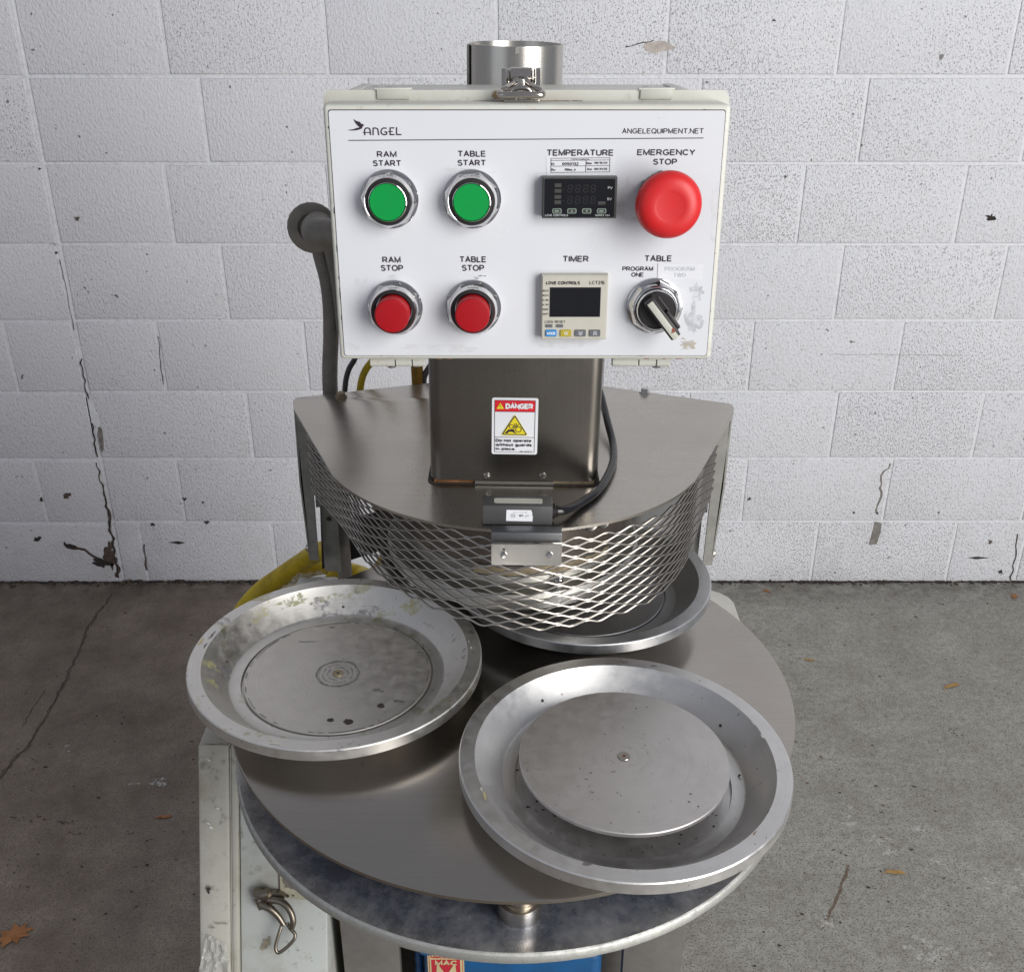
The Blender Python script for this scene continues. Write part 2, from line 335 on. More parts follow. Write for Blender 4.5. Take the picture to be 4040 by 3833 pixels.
M_base = enamel('putty_enamel', (.66, .64, .58), (.34, .30, .24), .35, .5)
M_ink = plain('dark_ink', (.028, .016, .026), .5)
M_lid = brushed('brushed_stainless_cover', (.53, .50, .455), .27, (5, 700, 700), spots=.12, smudge=.12, bs=.04)
M_col = brushed('scuffed_stainless_column', (.27, .25, .228), .25, (900, 900, 5), spots=.1, smudge=.3, bs=.16, scratch=True)
M_table = brushed('brushed_steel_table', (.43, .40, .365), .22, (5, 700, 700), spots=.2, smudge=.22, bs=.04)
M_guard = brushed('galvanised_mesh', (.39, .365, .335), .42, (300, 300, 300), spots=.2, smudge=.5)
M_bar = plain('dull_steel_bar', (.33, .325, .30), .45, .35, .15, 60)
M_brk = brushed('bracket_steel', (.62, .60, .56), .38, (5, 600, 600), spots=.1, smudge=.3)
M_dkbrk = plain('dark_zinc_plate', (.20, .205, .215), .42, .8)
M_chrome = brushed('bright_chrome', (.68, .67, .67), .09, (200, 200, 200), spots=0, bs=.03, smudge=.08)
M_steel = brushed('polished_tube', (.58, .555, .51), .24, (900, 900, 6), spots=.1, bs=.05, smudge=.2)
def under_mat():
    t = NT('oxidised_aluminium_plate'); n1 = t.noise(22, 9, .74); n2 = t.noise(60, 5, .7)
    c = t.mix(t.ramp(n1, .46, .70), (.30, .335, .42), (.44, .445, .47)); c = t.mix(t.math('MULTIPLY', t.ramp(n2, .62, .74), .6), c, (.6, .6, .62)); c = t.mix(t.ramp(t.noise(240, 3, .7), .62, .7, 0, .5), c, (.8, .8, .82))
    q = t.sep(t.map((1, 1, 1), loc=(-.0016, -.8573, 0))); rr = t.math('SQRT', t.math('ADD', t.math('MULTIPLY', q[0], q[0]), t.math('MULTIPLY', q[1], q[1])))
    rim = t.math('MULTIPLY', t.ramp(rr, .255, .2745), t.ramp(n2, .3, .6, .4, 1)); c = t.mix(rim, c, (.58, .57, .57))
    return t.fin(c, t.ramp(n1, .36, .64, .22, .34), t.ramp(n1, .42, .72, .85, .55), t.bump(n2, .12, .001))
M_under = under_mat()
M_edge = plain('nicked_aluminium_edge', (.56, .56, .53), .5, .9, .15, 160, .5)
def pan_mat(name, col, rough, paint, seed, cx=0, cy=0):
    t = NT(name); v = t.map((1, 1, 1), loc=(seed, seed*2, 0)); n1 = t.noise(16, 6, .62, v); n2 = t.noise(80, 4, .65, v)
    # fine turning marks run round the pan
    vc = t.map((1, 1, 1), loc=(-cx, -cy, 0)); s = t.sep(vc); rr = t.math('SQRT', t.math('ADD', t.math('MULTIPLY', s[0], s[0]), t.math('MULTIPLY', s[1], s[1])))
    cx3 = t.n('ShaderNodeCombineXYZ'); t.set(cx3.inputs[0], rr); t.set(cx3.inputs[1], s[2]); g = t.noise(1500, 2, .6, cx3.outputs[0])
    c = t.mix(t.ramp(n1, .35, .7, 0, .45), col, tuple(x*.8 for x in col))
    c = t.mix(t.ramp(t.noise(210, 2, .6, v), .70, .75, 0, .6), c, (.10, .06, .045))
    if paint:
        c = t.mix(t.math('MULTIPLY', t.ramp(t.noise(30, 3, .55, v), .61, .66), .55), c, (.44, .42, .20))
        c = t.mix(t.math('MULTIPLY', t.ramp(t.noise(38, 5, .7, t.map((1, 1, 1), loc=(9, 3, 2))), .62, .70), .65), c, (.12, .11, .14))
    met = t.ramp(n1, .6, .8, 1.0, .8)
    nb = t.bump(g, .12, .0004); nb = t.bump(n2, .04, .0006, nb); c = t.mix(t.ramp(g, .3, .7, 0, .14), c, (.25, .24, .23))
    return t.fin(c, t.ramp(n2, .3, .7, rough*.85, rough*1.2), met, nb)
TC = (.0016, .8573)
PC = [(.0968, .7079), (-.1725, .8500), (.0799, 1.0130)]
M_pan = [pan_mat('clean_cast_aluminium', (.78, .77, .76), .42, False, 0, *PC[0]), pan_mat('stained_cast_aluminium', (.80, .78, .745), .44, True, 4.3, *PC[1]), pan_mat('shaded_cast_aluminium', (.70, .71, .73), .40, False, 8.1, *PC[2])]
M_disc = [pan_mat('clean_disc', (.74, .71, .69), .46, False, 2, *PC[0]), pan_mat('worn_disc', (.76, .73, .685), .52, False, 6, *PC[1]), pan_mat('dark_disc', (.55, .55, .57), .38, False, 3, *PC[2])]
M_mark = plain('black_scuff_mark', (.25, .235, .25), .6, .5, .2, 150)
M_groove = plain('dirty_groove', (.05, .04, .035), .8)
M_green = plain('green_plastic', (.001, .29, .055), .5, 0, .04, 60, 0, Specular_IOR_Level=.25)
M_red = plain('red_plastic', (.36, .005, .010), .45, 0, .05, 60, 0, Specular_IOR_Level=.3)
M_stop = plain('red_gloss_plastic', (.62, .016, .018), .42, 0, .04, 60)
M_black = plain('black_rubber', (.014, .011, .012), .45, 0, .1, 60)
M_blackgl = plain('black_gloss', (.008, .008, .010), .12, 0, .1, 60)
M_char = plain('charcoal_plastic', (.075, .075, .075), .5, 0, .1, 60, .2)
M_grayp = plain('grey_pvc_conduit', (.215, .195, .17), .5, 0, .12, 60, .1)
M_pale = plain('pale_grey_plastic', (.52, .52, .46), .45, 0, .06, 60)
M_white = plain('white_vinyl', (.80, .81, .84), .35, 0, .03, 50)
M_ylw = plain('yellow_print', (.80, .66, .03), .4, 0, .03, 50)
M_ylwp = plain('yellow_print_halo', (.84, .76, .30), .4, 0, .03, 50)
M_rdp = plain('red_print', (.70, .015, .03), .4, 0, .03, 50)
M_blue = plain('blue_key', (.02, .24, .60), .4, 0, .05)
M_gold = plain('mustard_key', (.45, .36, .03), .4, 0, .05)
M_gkey = plain('grey_key', (.13, .135, .15), .4, 0, .05)
M_faint = plain('faint_grey_print', (.10, .105, .10), .5)
M_print = plain('pale_print', (.48, .50, .50), .5)
M_keyrim = plain('sage_print', (.20, .26, .22), .5)
M_hose = plain('yellow_rubber', (.60, .44, .012), .5, 0, .18, 50, .1)
M_hose2 = plain('stained_yellow_cable', (.36, .19, .02), .5, 0, .3, 50)
M_motor = plain('blue_enamel', (.007, .085, .23), .4, 0, .15, 40, .1)
M_leg = plain('grey_enamel', (.155, .145, .135), .5, 0, .15, 30, .1)
M_rust = plain('rust_stain', (.27, .12, .045), .85, 0, .3, 120)
M_lcr = plain('brown_leaf_crumb', (.15, .075, .045), .8, 0, .3, 100)
M_rust2 = plain('red_primer_chip', (.30, .085, .05), .7, 0, .2, 100)
M_tan = plain('tan_stained_iron', (.40, .33, .22), .55, .6, .3, 60, .3)
M_iron = brushed('cast_press_head', (.36, .35, .325), .36, (200, 200, 200), spots=.3, smudge=.6)
M_pale_iron = brushed('pale_press_head', (.58, .57, .53), .42, (200, 200, 200), spots=.2, smudge=.45)
M_foam = plain('yellowed_label', (.52, .44, .24), .6)
M_crimson = plain('crimson_print', (.46, .02, .035), .5)
def film_mat():
    t = NT('crinkled_plastic_film')
    return t.fin((.62, .62, .60), .18, 0, t.bump(t.noise(60, 3), .8, .006), Alpha=.42, Specular_IOR_Level=.8)
M_film = film_mat()
# ================================================================== THE SETTING
WY = 2.7035
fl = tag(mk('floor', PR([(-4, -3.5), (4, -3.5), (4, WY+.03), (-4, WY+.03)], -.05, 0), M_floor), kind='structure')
def fdec(name, outline_uv, m, z=.0006, zt=None):
    pts = [onz(u, v, 0) for u, v in outline_uv]; return mk(name, PR([(p.x, p.y) for p in pts], z, None), m, fl, smooth=0)
# long crack in the paint, and a branch of it
ck = [(216, 1146), (205, 1165), (172, 1205), (150, 1262), (118, 1330), (84, 1392), (54, 1440), (18, 1478), (-12, 1522)]
P3 = [onz(u, v, 0) for u, v in ck]
mk('crack', PR(streak([(p.x, p.y) for p in P3], lambda t: .005+.005*math.sin(t*9)**2, 3, .7), .0005, None), plain('crack_dirt', (.135, .105, .082), .9, 0, .2, 60), fl, smooth=0)
mk('crack', PR(streak([(p.x, p.y) for p in P3], .0017, 5, 1.4), .0009, None), M_dark, fl, smooth=0)
P3 = [onz(u, v, 0) for u, v in [(2+85, 1332), (60, 1372), (45, 1400)]]
mk('crack', PR(streak([(p.x, p.y) for p in P3], .003, 9, .8), .0005, None), M_grime, fl, smooth=0)
P3 = [onz(u, v, 0) for u, v in [(1640, 1670), (1628, 1700), (1608, 1750), (1585, 1792)]]
mk('crack', PR(streak([(p.x, p.y) for p in P3], .006, 4, .3), .0005, None), plain('rusty_drip', (.17, .125, .095), .9, 0, .2, 80), fl, smooth=0)
# stains and scuffs: clusters of small flat patches, joined
def cluster(name, items, m, par, seed, z=.0007, kind='stuff'):
    rnd = random.Random(seed); bm = bmesh.new()
    for (u, v, w_, h_, n_) in items:
        for k in range(n_):
            p = onz(u+rnd.gauss(0, w_), v+rnd.gauss(0, h_), 0); s_ = rnd.uniform(.0008, .0030)
            prism(bm, blob(p.x, p.y, s_*rnd.uniform(.6, 1.9), s_*rnd.uniform(.4, .9), rnd.random()*99, 12, .5, rnd.uniform(-.5, .5)), z+rnd.random()*.0003, None)
    o = mk(name, bm, m, par, smooth=0); return tag(o, kind=kind)
cluster('dark_stain', [(485, 1647, 24, 5, 26), (600, 1655, 22, 7, 30), (130, 1588, 16, 4, 12), (150, 1608, 8, 3, 6), (50, 1580, 22, 3, 10), (520, 1238, 8, 6, 5), (725, 1405, 6, 5, 3),
        (640, 1470, 25, 20, 14), (35, 1490, 30, 30, 8), (280, 1130, 40, 3, 16), (250, 1128, 10, 3, 12), (420, 1128, 60, 2, 14), (1780, 1120, 60, 2, 12), (1925, 1128, 8, 6, 10), (1930, 1130, 30, 5, 8)], M_grime, fl, 2)
cluster('leaf_crumbs', [(1480, 1160, 60, 14, 12), (1700, 1150, 150, 14, 22), (1900, 1140, 40, 10, 10), (1800, 1300, 120, 80, 14), (1600, 1500, 120, 100, 12), (100, 1620, 90, 60, 8)], M_lcr, fl, 9, .0010)
cluster('dark_grit', [(1700, 1400, 200, 160, 60), (1600, 1200, 150, 50, 40), (220, 1350, 160, 150, 70), (200, 1700, 150, 90, 50), (1750, 1700, 150, 100, 50), (1837, 1412, 12, 8, 10)], M_dark, fl, 3, .0009)
sc = random.Random(12); bm = bmesh.new()
for (u, v, w_, h_, n_) in [(1915, 1690, 10, 14, 9), (1938, 1712, 12, 8, 7), (1790, 1835, 24, 18, 16), (1812, 1842, 20, 10, 9), (1880, 1860, 16, 8, 6), (1480, 1380, 2, 10, 4), (1489, 1395, 3, 8, 4), (1700, 1620, 12, 4, 6), (1716, 1648, 8, 4, 5), (1770, 1600, 8, 3, 5), (1635, 1565, 6, 10, 4),
        (1590, 1766, 3, 12, 4), (1800, 1660, 12, 5, 6), (290, 1510, 22, 5, 8), (130, 1445, 5, 6, 3), (1970, 1690, 8, 14, 5)]:
    for k in range(n_):
        p = onz(u+sc.gauss(0, w_), v+sc.gauss(0, h_), 0); s_ = sc.uniform(.0025, .010)
        prism(bm, blob(p.x, p.y, s_*sc.uniform(.8, 1.8), s_*sc.uniform(.4, .9), sc.random()*99, 14, .8, sc.uniform(-.8, .8)), .0008+sc.random()*.0003, None)
tag(mk('paint_scuff', bm, M_scuff, fl, smooth=0), kind='stuff')

wall = root('block_wall', (0, WY, 0), 'white painted concrete block wall with cracked vertical joint at left', 'wall')
# mortar bed behind the block faces
mk('mortar', PR([(-1.163, -.02), (2.3, -.02), (2.3, 2.66), (-1.163, 2.66)], WY+.0034, WY+.05, 'XZ'), M_mortar, wall)
mk('mortar', PR([(-2.6, -.02), (-1.1745, -.02), (-1.1745, 2.66), (-2.6, 2.66)], WY-.0030, WY+.05, 'XZ'), M_mortar, wall)
mk('joint_gap', B(-1.1745, -1.163, WY+.0048, WY+.05, -.02, 2.66), M_mortar, wall)
JX = {0: [-1.096, -.706, -.33, .08, .49, .898, 1.305, 1.515, 1.92], 1: [-.956, -.55, -.14, .265, .670, 1.084, 1.49, 1.9], 2: [-.735, -.33, .08, .49, .90, 1.305, 1.71, 2.12], 3: [-.954, -.559, -.155, .245, .646, 1.049, 1.455, 1.86],
      4: [-.756, -.35, .053, .456, .859, 1.284, 1.69, 2.1], 5: [-.872, -.47, -.067, .335, .735, 1.141, 1.545, 1.95], 6: [-.757, -.352, .053, .458, .863, 1.27, 1.676, 2.08], 7: [-.828, -.443, -.037, .368, .781, 1.194, 1.6, 2.0]}
rnd = random.Random(7); shared = {}
def block(x0, x1, k, dy, slump=0):
    g = .0036; w_ = x1-x0-2*g; key = round(w_, 3)
    if w_ < .012: return
    h_ = .2032-2*g
    if key not in shared:
        bm = bmesh.new(); box(bm, -w_/2, w_/2, 0, .02, -h_/2, h_/2)
        es = [e for e in bm.edges if all(v.co.y < .001 for v in e.verts)]
        bmesh.ops.bevel(bm, geom=es, offset=.0042, segments=3, affect='EDGES', profile=.5)
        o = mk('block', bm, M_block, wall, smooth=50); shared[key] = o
    else:
        s_ = shared[key]; o = s_.copy(); COL.objects.link(o)
    o.location = ((x0+x1)/2+rnd.uniform(-.001, .001), WY+dy+rnd.uniform(-.0007, .0007), (k+.5)*.2032+rnd.uniform(-.0008, .0008))
    o.rotation_euler = (rnd.uniform(-.003, .003), rnd.uniform(-.002, .002), rnd.uniform(-.0025, .0025))
for k in range(13):
    edges = [-1.1695]+JX.get(k, JX[6+k % 2])
    for a, b in zip(edges, edges[1:]): block(a, b, k, 0)
    x = -1.358-(.2032 if k % 2 == 0 else 0); e2 = [-1.1745]
    while x > -2.5: e2.append(x); x -= .4064
    for b, a in zip(e2, e2[1:]): block(a, b, k, -.0062)
mk('upper_courses', PR([(-4, 2.66), (4, 2.66), (4, 4.3), (-4, 4.3)], WY+.001, WY+.05, 'XZ'), M_block, wall)
for a, b in ((-4, -2.6), (2.3, 4)): mk('far_courses', PR([(a, -.02), (b, -.02), (b, 2.66), (a, 2.66)], WY+.001, WY+.05, 'XZ'), M_block, wall)
def wdec(name, pts_uv, m, off=.0008, y0=0, **k):
    P_ = [ony(u, v, WY+y0) for u, v in pts_uv]; return mk(name, PR([(p.x, p.z) for p in P_], WY+y0-off, None, 'XZ'), m, wall, smooth=0, **k)
def wstreak(name, pts, w_, m, seed, jag=.6, off=.001, y0=0):
    P_ = [ony(u, v, WY+y0) for u, v in pts]; return mk(name, PR(streak([(p.x, p.z) for p in P_], w_, seed, jag), WY+y0-off, None, 'XZ'), m, wall, smooth=0)
def bl(u, v, ru, rv, seed, rough=.35, rot=0): return blob(u, v, ru, rv, seed, 26, rough, rot)
wstreak('crack', [(118, 500), (122, 520), (128, 545), (138, 600), (146, 636)], .0018, M_dark, 1, .8, .0072)
wstreak('crack', [(158, 690), (166, 740), (174, 768)], .004, M_dark, 2, .8, .009)
wstreak('crack', [(181, 815), (186, 862), (192, 880)], .004, M_dark, 3, .8, .0076)
wdec('mortar_hole', bl(195, 845, 5, 26, 4, .25, -.08), M_concrete, .0012)
wdec('mortar_lump', bl(180, 800, 10, 38, 14, .25, -.1), M_mortar, .0030)
wstreak('crack', [(189, 890), (196, 925), (204, 960), (211, 990), (216, 1022), (222, 1060), (228, 1085), (229, 1112)], lambda t: .004+.006*t, M_grime, 4, .9, .0078)
wstreak('crack', [(204, 960), (211, 990), (215, 1022), (221, 1060), (228, 1085), (230, 1112)], .0035, M_dark, 5, 1.1, .0082)
wdec('crack', bl(214, 1066, 11, 24, 8, .5), M_grime, .0080)
wstreak('crack', [(124, 1047), (143, 1056), (165, 1060), (183, 1074), (202, 1084), (221, 1088)], .009, M_grime, 6, .9, .0080)
wdec('crack', bl(137, 1052, 14, 5, 9, .5, .3), M_dark, .0084); wdec('crack', bl(198, 1083, 14, 7, 10, .5, .3), M_dark, .0084)
wstreak('crack', [(280, 1050), (282, 1080), (284, 1100)], .0045, M_grime, 7, 1, .0012)
wstreak('crack', [(306, 649), (311, 700), (316, 742)], .0022, M_dark, 8, 1, .001)
wdec('scuff_mark', [(325, 1046), (345, 1044), (358, 1047), (345, 1050)], M_dark, .001)
wdec('scuff_mark', [(1868, 1076), (1885, 1074), (1912, 1076), (1885, 1079)], M_dark, .001)
wdec('chip', bl(1272, 90, 30, 11, 11, .22, -.05), M_chip, .0015); wstreak('crack', [(1208, 91), (1232, 84), (1262, 79)], .0022, M_dark, 12, .8)
wdec('bare_patch', [(1689, 1007), (1702, 1009), (1700, 1028), (1692, 1050), (1677, 1051), (1683, 1030)], M_concrete, .001)
wstreak('crack', [(1720, 895), (1703, 918), (1700, 950), (1690, 990)], .006, M_concrete, 13, .8, .0006)
wstreak('crack', [(1600, 684), (1700, 684), (1860, 686)], .0011, M_concrete, 14, .8, .0008)
for i, (u, v, r_) in enumerate([(151, 421, 5), (1913, 419, 7), (82, 962, 4), (131, 954, 6), (356, 963, 4), (392, 969, 2.5), (1446, 963, 3), (1694, 990, 2.5), (1648, 989, 2.5), (1912, 1045, 5), (1931, 1103, 4),
        (75, 1038, 6), (1516, 341, 3), (110, 487, 3), (79, 325, 2), (1494, 39, 3), (400, 1008, 4), (295, 1012, 4)]):
    wdec('pinhole', bl(u, v, r_, r_*.8, 30+i, .5), M_dark if i % 3 else M_grime, .0074 if u < 215 else .001)
wstreak('crack', [(1965, 1030), (1960, 1070), (1954, 1105), (1950, 1120)], .004, M_grime, 16, .9)
# crumbs of dirt along the foot of the wall
rnd = random.Random(5); bm = bmesh.new()
for k in range(330):
    x = rnd.uniform(-1.9, 1.9); y = WY-abs(rnd.gauss(0, .012))-.002; s_ = rnd.uniform(.0015, .006)*(1.6 if x < -.6 else 1)
    box(bm, x-s_, x+s_*rnd.uniform(.4, 1), y-s_*.7, y, -.001, s_*.8, xf=Matrix.Translation((x, y, 0)) @ Matrix.Rotation(rnd.uniform(0, 3), 4, 'Z') @ Matrix.Translation((-x, -y, 0)))
tag(mk('dirt_crumbs', bm, M_grime, fl, smooth=0), kind='stuff')
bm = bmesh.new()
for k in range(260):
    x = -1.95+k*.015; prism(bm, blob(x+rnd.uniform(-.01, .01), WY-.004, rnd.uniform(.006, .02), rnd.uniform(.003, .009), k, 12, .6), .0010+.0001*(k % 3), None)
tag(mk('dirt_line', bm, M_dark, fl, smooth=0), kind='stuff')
# fallen leaves
def leaf(label, u, v, pts, m, rot, s_, group='dry leaves blown onto the floor'):
    c = onz(u, v, 0); r_ = root('leaf', (c.x, c.y, 0), label, 'leaf', group); bm = bmesh.new()
    n_ = len(pts); cv = bm.verts.new((0, 0, .004*s_/.03)); vs = []
    for i, (x, y) in enumerate(pts):
        xx, yy = x*math.cos(rot)-y*math.sin(rot), x*math.sin(rot)+y*math.cos(rot)
        vs.append(bm.verts.new((xx*s_, yy*s_, .0012+.10*s_*abs(math.sin(i*1.7)))))
    for i in range(n_): bm.faces.new((cv, vs[i], vs[(i+1) % n_]))
    bmesh.ops.translate(bm, vec=c, verts=bm.verts)
    mk('blade', bm, m, r_, smooth=60)
    d = Vector((math.cos(rot+3.3), math.sin(rot+3.3), 0)); mk('stem', TB([c+Vector((0, 0, .002)), c+d*s_*.7+Vector((0, 0, .003)), c+d*s_*1.25+Vector((0, 0, .002))], .0007, 5, 3), m, r_)
oak = [(1, 0), (.62, .16), (.75, .5), (.38, .3), (.2, .72), (.02, .3), (-.4, .52), (-.35, .15), (-.95, .05), (-.4, -.14), (-.45, -.55), (0, -.26), (.2, -.62), (.36, -.24), (.78, -.42), (.6, -.12)]
slim = [(1, 0), (.5, .22), (0, .28), (-.6, .2), (-1, .02), (-.6, -.2), (0, -.26), (.5, -.2)]
leaf('large torn orange leaf at the lower left corner of the floor', 22, 1808, oak, M_leaf, .5, .042)
leaf('small yellow leaf lying alone on the grey floor right of the pans', 1838, 1324, slim, M_leaf2, .35, .026)
leaf('brownish leaf scrap on grey floor below the rusty drip stain', 1728, 1564+120, slim, M_leaf2, -.1, .022)
leaf('little yellow leaf scrap near the top right rim of the turntable', 1564, 1274, slim, M_leaf2, -.2, .016)
leaf('tiny orange leaf bit on brown floor left of the white cabinet', 318, 1577, slim, M_leaf, .1, .018)
leaf('rust coloured leaf bit by the wall foot at far right', 1958, 1152, oak, M_leaf, .9, .018)
leaf('small reddish leaf bit on the floor right of the guard', 1480, 1141, oak, M_leaf, 2.1, .014)
# ================================================================== THE PRESS
press = root('pie_press', (TC[0], TC[1], 0), 'stainless dough press with white control box, mesh guard and three round aluminium pans', 'dough press')
def part(name, bm, m, xf=MR, parent=None, **k): return mk(name, bm, m, parent or press, xf=xf, **k)
MRi = MR.inverted()
def lz(u, v, z):                     # photo point -> press coordinates at height z
    o = MRi @ OC; d = MRi.to_3x3() @ ray(u, v); return o+d*((z-o.z)/d.z)
def ly(u, v, y):
    o = MRi @ OC; d = MRi.to_3x3() @ ray(u, v); return o+d*((y-o.y)/d.y)
# ---- turntable
tz = 1.0125
part('turntable', L([(0, tz), (.2750, tz), (.2765, tz-.001), (.2765, tz-.0042), (.2750, tz-.0052), (0, tz-.0052)], c=(TC[0], TC[1], 0), seg=180), M_table)
uz = .953
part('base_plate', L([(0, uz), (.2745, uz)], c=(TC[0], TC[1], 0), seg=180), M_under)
bm = bmesh.new(); lathe(bm, [(.2745, uz), (.2758, uz-.0008), (.2768, uz-.002), (.277, uz-.0095), (.2755, uz-.011), (0, uz-.011)], c=(TC[0], TC[1], 0), seg=240)
for v_ in bm.verts:
    if abs(v_.co.z-uz) > .0001 and math.hypot(v_.co.x-TC[0], v_.co.y-TC[1]) > .2:
        q = noise.noise(v_.co*70)*.0006; v_.co.z += q; v_.co.x *= 1+q*.6
part('plate_edge', bm, M_edge)
part('turntable_hub', L([(.07, uz), (.07, uz+.012), (.045, uz+.016), (.045, tz-.0055)], c=(TC[0], TC[1], 0)), M_steel)
c = lz(1003, 1764, uz)
bw = part('bearing_wheel', L([(.0185, uz), (.0188, uz+.010), (.0182, uz+.0155), (.0150, uz+.0165), (.0150, uz+.0185), (.0158, uz+.0195), (.0158, uz+.030), (.008, uz+.031), (.008, tz-.0055)], c=(c.x, c.y+.004, 0)), brushed('bearing_steel', (.55, .50, .43), .25))
# ---- pans
pz = 1.0484
prof = [(0, -.0285), (.0935, -.0285), (.0942, -.0245), (.1045, -.0245), (.1068, -.0230), (.1280, -.0012), (.1290, 0), (.1416, 0), (.1426, -.001), (.1428, -.0108), (.1415, -.0120), (.133, -.013), (.111, -.032), (.103, -.0357), (0, -.0357)]
names = ['front', 'left', 'right']
pans = []
for i, (cx, cy) in enumerate(PC):
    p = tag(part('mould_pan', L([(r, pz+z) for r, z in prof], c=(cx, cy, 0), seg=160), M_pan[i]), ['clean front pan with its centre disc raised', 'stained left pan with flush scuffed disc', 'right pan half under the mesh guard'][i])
    pans.append(p)
    top = pz-.0024 if i == 0 else pz-.0238
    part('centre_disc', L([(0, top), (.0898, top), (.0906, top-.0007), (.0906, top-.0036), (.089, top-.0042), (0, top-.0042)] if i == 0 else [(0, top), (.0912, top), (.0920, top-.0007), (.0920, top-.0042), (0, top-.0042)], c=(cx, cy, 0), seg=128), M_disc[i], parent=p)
    if i == 0: part('ejector_post', L([(.016, pz-.0285), (.016, pz-.024), (.010, pz-.022), (.010, top-.0042)], c=(cx, cy, 0), seg=32), M_steel, parent=p)
    # countersunk screw
    part('screw', L([(0, top+.0002), (.0012, top+.0002), (.0014, top+.0010), (.0052, top+.0011), (.0056, top+.0003)], c=(cx, cy, 0), seg=32), brushed('screw_steel_%d' % i, (.45, .42, .38), .3) if i != 1 else M_tan, parent=p)
    part('screw_socket', L([(0, top+.0012), (.0016, top+.0012)], c=(cx, cy, 0), seg=6), M_rust if i == 0 else M_groove, parent=p, smooth=0)
def ann(bm, cx, cy, r0, r1, z, seed, n=120, gap=.0):
    rnd = random.Random(seed); o = rnd.random()*30; a = []; b = []
    for i in range(n):
        t = 2*math.pi*i/n; q = noise.noise(Vector((math.cos(t)*3+o, math.sin(t)*3, o)))*.0004; w_ = (r1-r0)*(.7+.9*noise.noise(Vector((math.cos(t)*2, math.sin(t)*2+o, 1))))
        a.append(bm.verts.new((cx+(r0+q)*math.cos(t), cy+(r0+q)*math.sin(t), z))); b.append(bm.verts.new((cx+(r0+q+w_)*math.cos(t), cy+(r0+q+w_)*math.sin(t), z)))
    for i in range(n):
        j = (i+1) % n
        if gap and noise.noise(Vector((math.cos(i*.3)*2, i*.09, seed))) > gap: continue
        bm.faces.new((a[i], a[j], b[j], b[i]))
cx, cy = PC[1]; zt = pz-.0238+.0003
for r0, r1, g in ((.0203, .0221, 0), (.0188, .0193, .2), (.0146, .0153, .2), (.0098, .0109, .1), (.0893, .0903, .05)):
    bm = bmesh.new(); ann(bm, cx, cy, r0, r1, zt, int(r0*1e5), gap=g); part('scuff_ring', bm, M_mark, parent=pans[1], smooth=0)
for k, (u, v, a, b) in enumerate([(638, 1389, .0030, .0022), (672, 1392, .0046, .0034), (735.5, 1361.5, .0034, .0028)]):
    q = lz(u, v, zt); part('disc_hole', PR(blob(q.x, q.y, a, b*1.15, k, 18, .15), zt, None), M_groove, parent=pans[1], smooth=0)
bm = bmesh.new()
for u, v, a, b, s_ in [(725, 1331, .004, .002, 3), (736, 1334, .003, .0012, 4), (770, 1352, .005, .0015, 7), (595, 1238, .008, .0008, 8), (810, 1258, .004, .001, 9), (640, 1180+30, .003, .001, 1)]:
    q = lz(u, v, zt); prism(bm, blob(q.x, q.y, a, b, s_, 18, .7), zt, None)
tag(part('smudge', bm, M_mark, parent=pans[1], smooth=0), kind='stuff')
cx, cy = PC[0]; z0 = pz-.0024+.0002; bm = bmesh.new()
ann(bm, cx, cy, .0125, .0128, z0, 5, gap=-.05); part('scuff_ring', bm, M_mark, parent=pans[0], smooth=0); bm = bmesh.new(); ann(bm, cx+.003, cy, .0185, .0188, z0, 6, gap=-.12)
part('scuff_ring', bm, M_mark, parent=pans[0], smooth=0)
bm = bmesh.new(); rnd = random.Random(8)
for k in range(110):
    a = rnd.uniform(0, 6.28); r_ = .093*math.sqrt(rnd.random()); s_ = rnd.uniform(.0003, .0011)
    prism(bm, blob(cx+r_*math.cos(a), cy+r_*math.sin(a), s_*rnd.uniform(.8, 1.8), s_, k, 8, .5), pz-.0283, None)
for k in range(12):
    a = rnd.uniform(0, 6.28); r_ = .082*math.sqrt(rnd.random()); s_ = rnd.uniform(.0003, .0007); prism(bm, blob(cx+r_*math.cos(a), cy+r_*math.sin(a), s_*1.5, s_, k, 8, .5), z0, None)
tag(part('crumbs', bm, M_groove, parent=pans[0], smooth=0), kind='stuff')
for i, lst in ((0, [(1047, 1352), (1391, 1400), (1034, 1565), (1428, 1497)]), (1, [(663, 1171), (438, 1277)])):
    for u, v in lst:
        # small vent holes drilled in the sloping wall
        best = None
        for k in range(200):
            z_ = pz-.023+.0215*k/199; q = lz(u, v, z_); rr = math.hypot(q.x-PC[i][0], q.y-PC[i][1]); tr = .1068+(.1280-.1068)*k/199
            if best is None or abs(rr-tr) < best[0]: best = (abs(rr-tr), q, rr)
        q = best[1]; d = Vector((PC[i][0]-q.x, PC[i][1]-q.y, 0)).normalized()
        m4 = Matrix.Translation(q+d*.0004+Vector((0, 0, .0003))) @ (d*.71+Vector((0, 0, .70))).to_track_quat('Z', 'Y').to_matrix().to_4x4()
        part('vent_hole', L([(0, 0), (.0015, 0)], seg=12), M_groove, xf=MR @ m4, parent=pans[i], smooth=0)
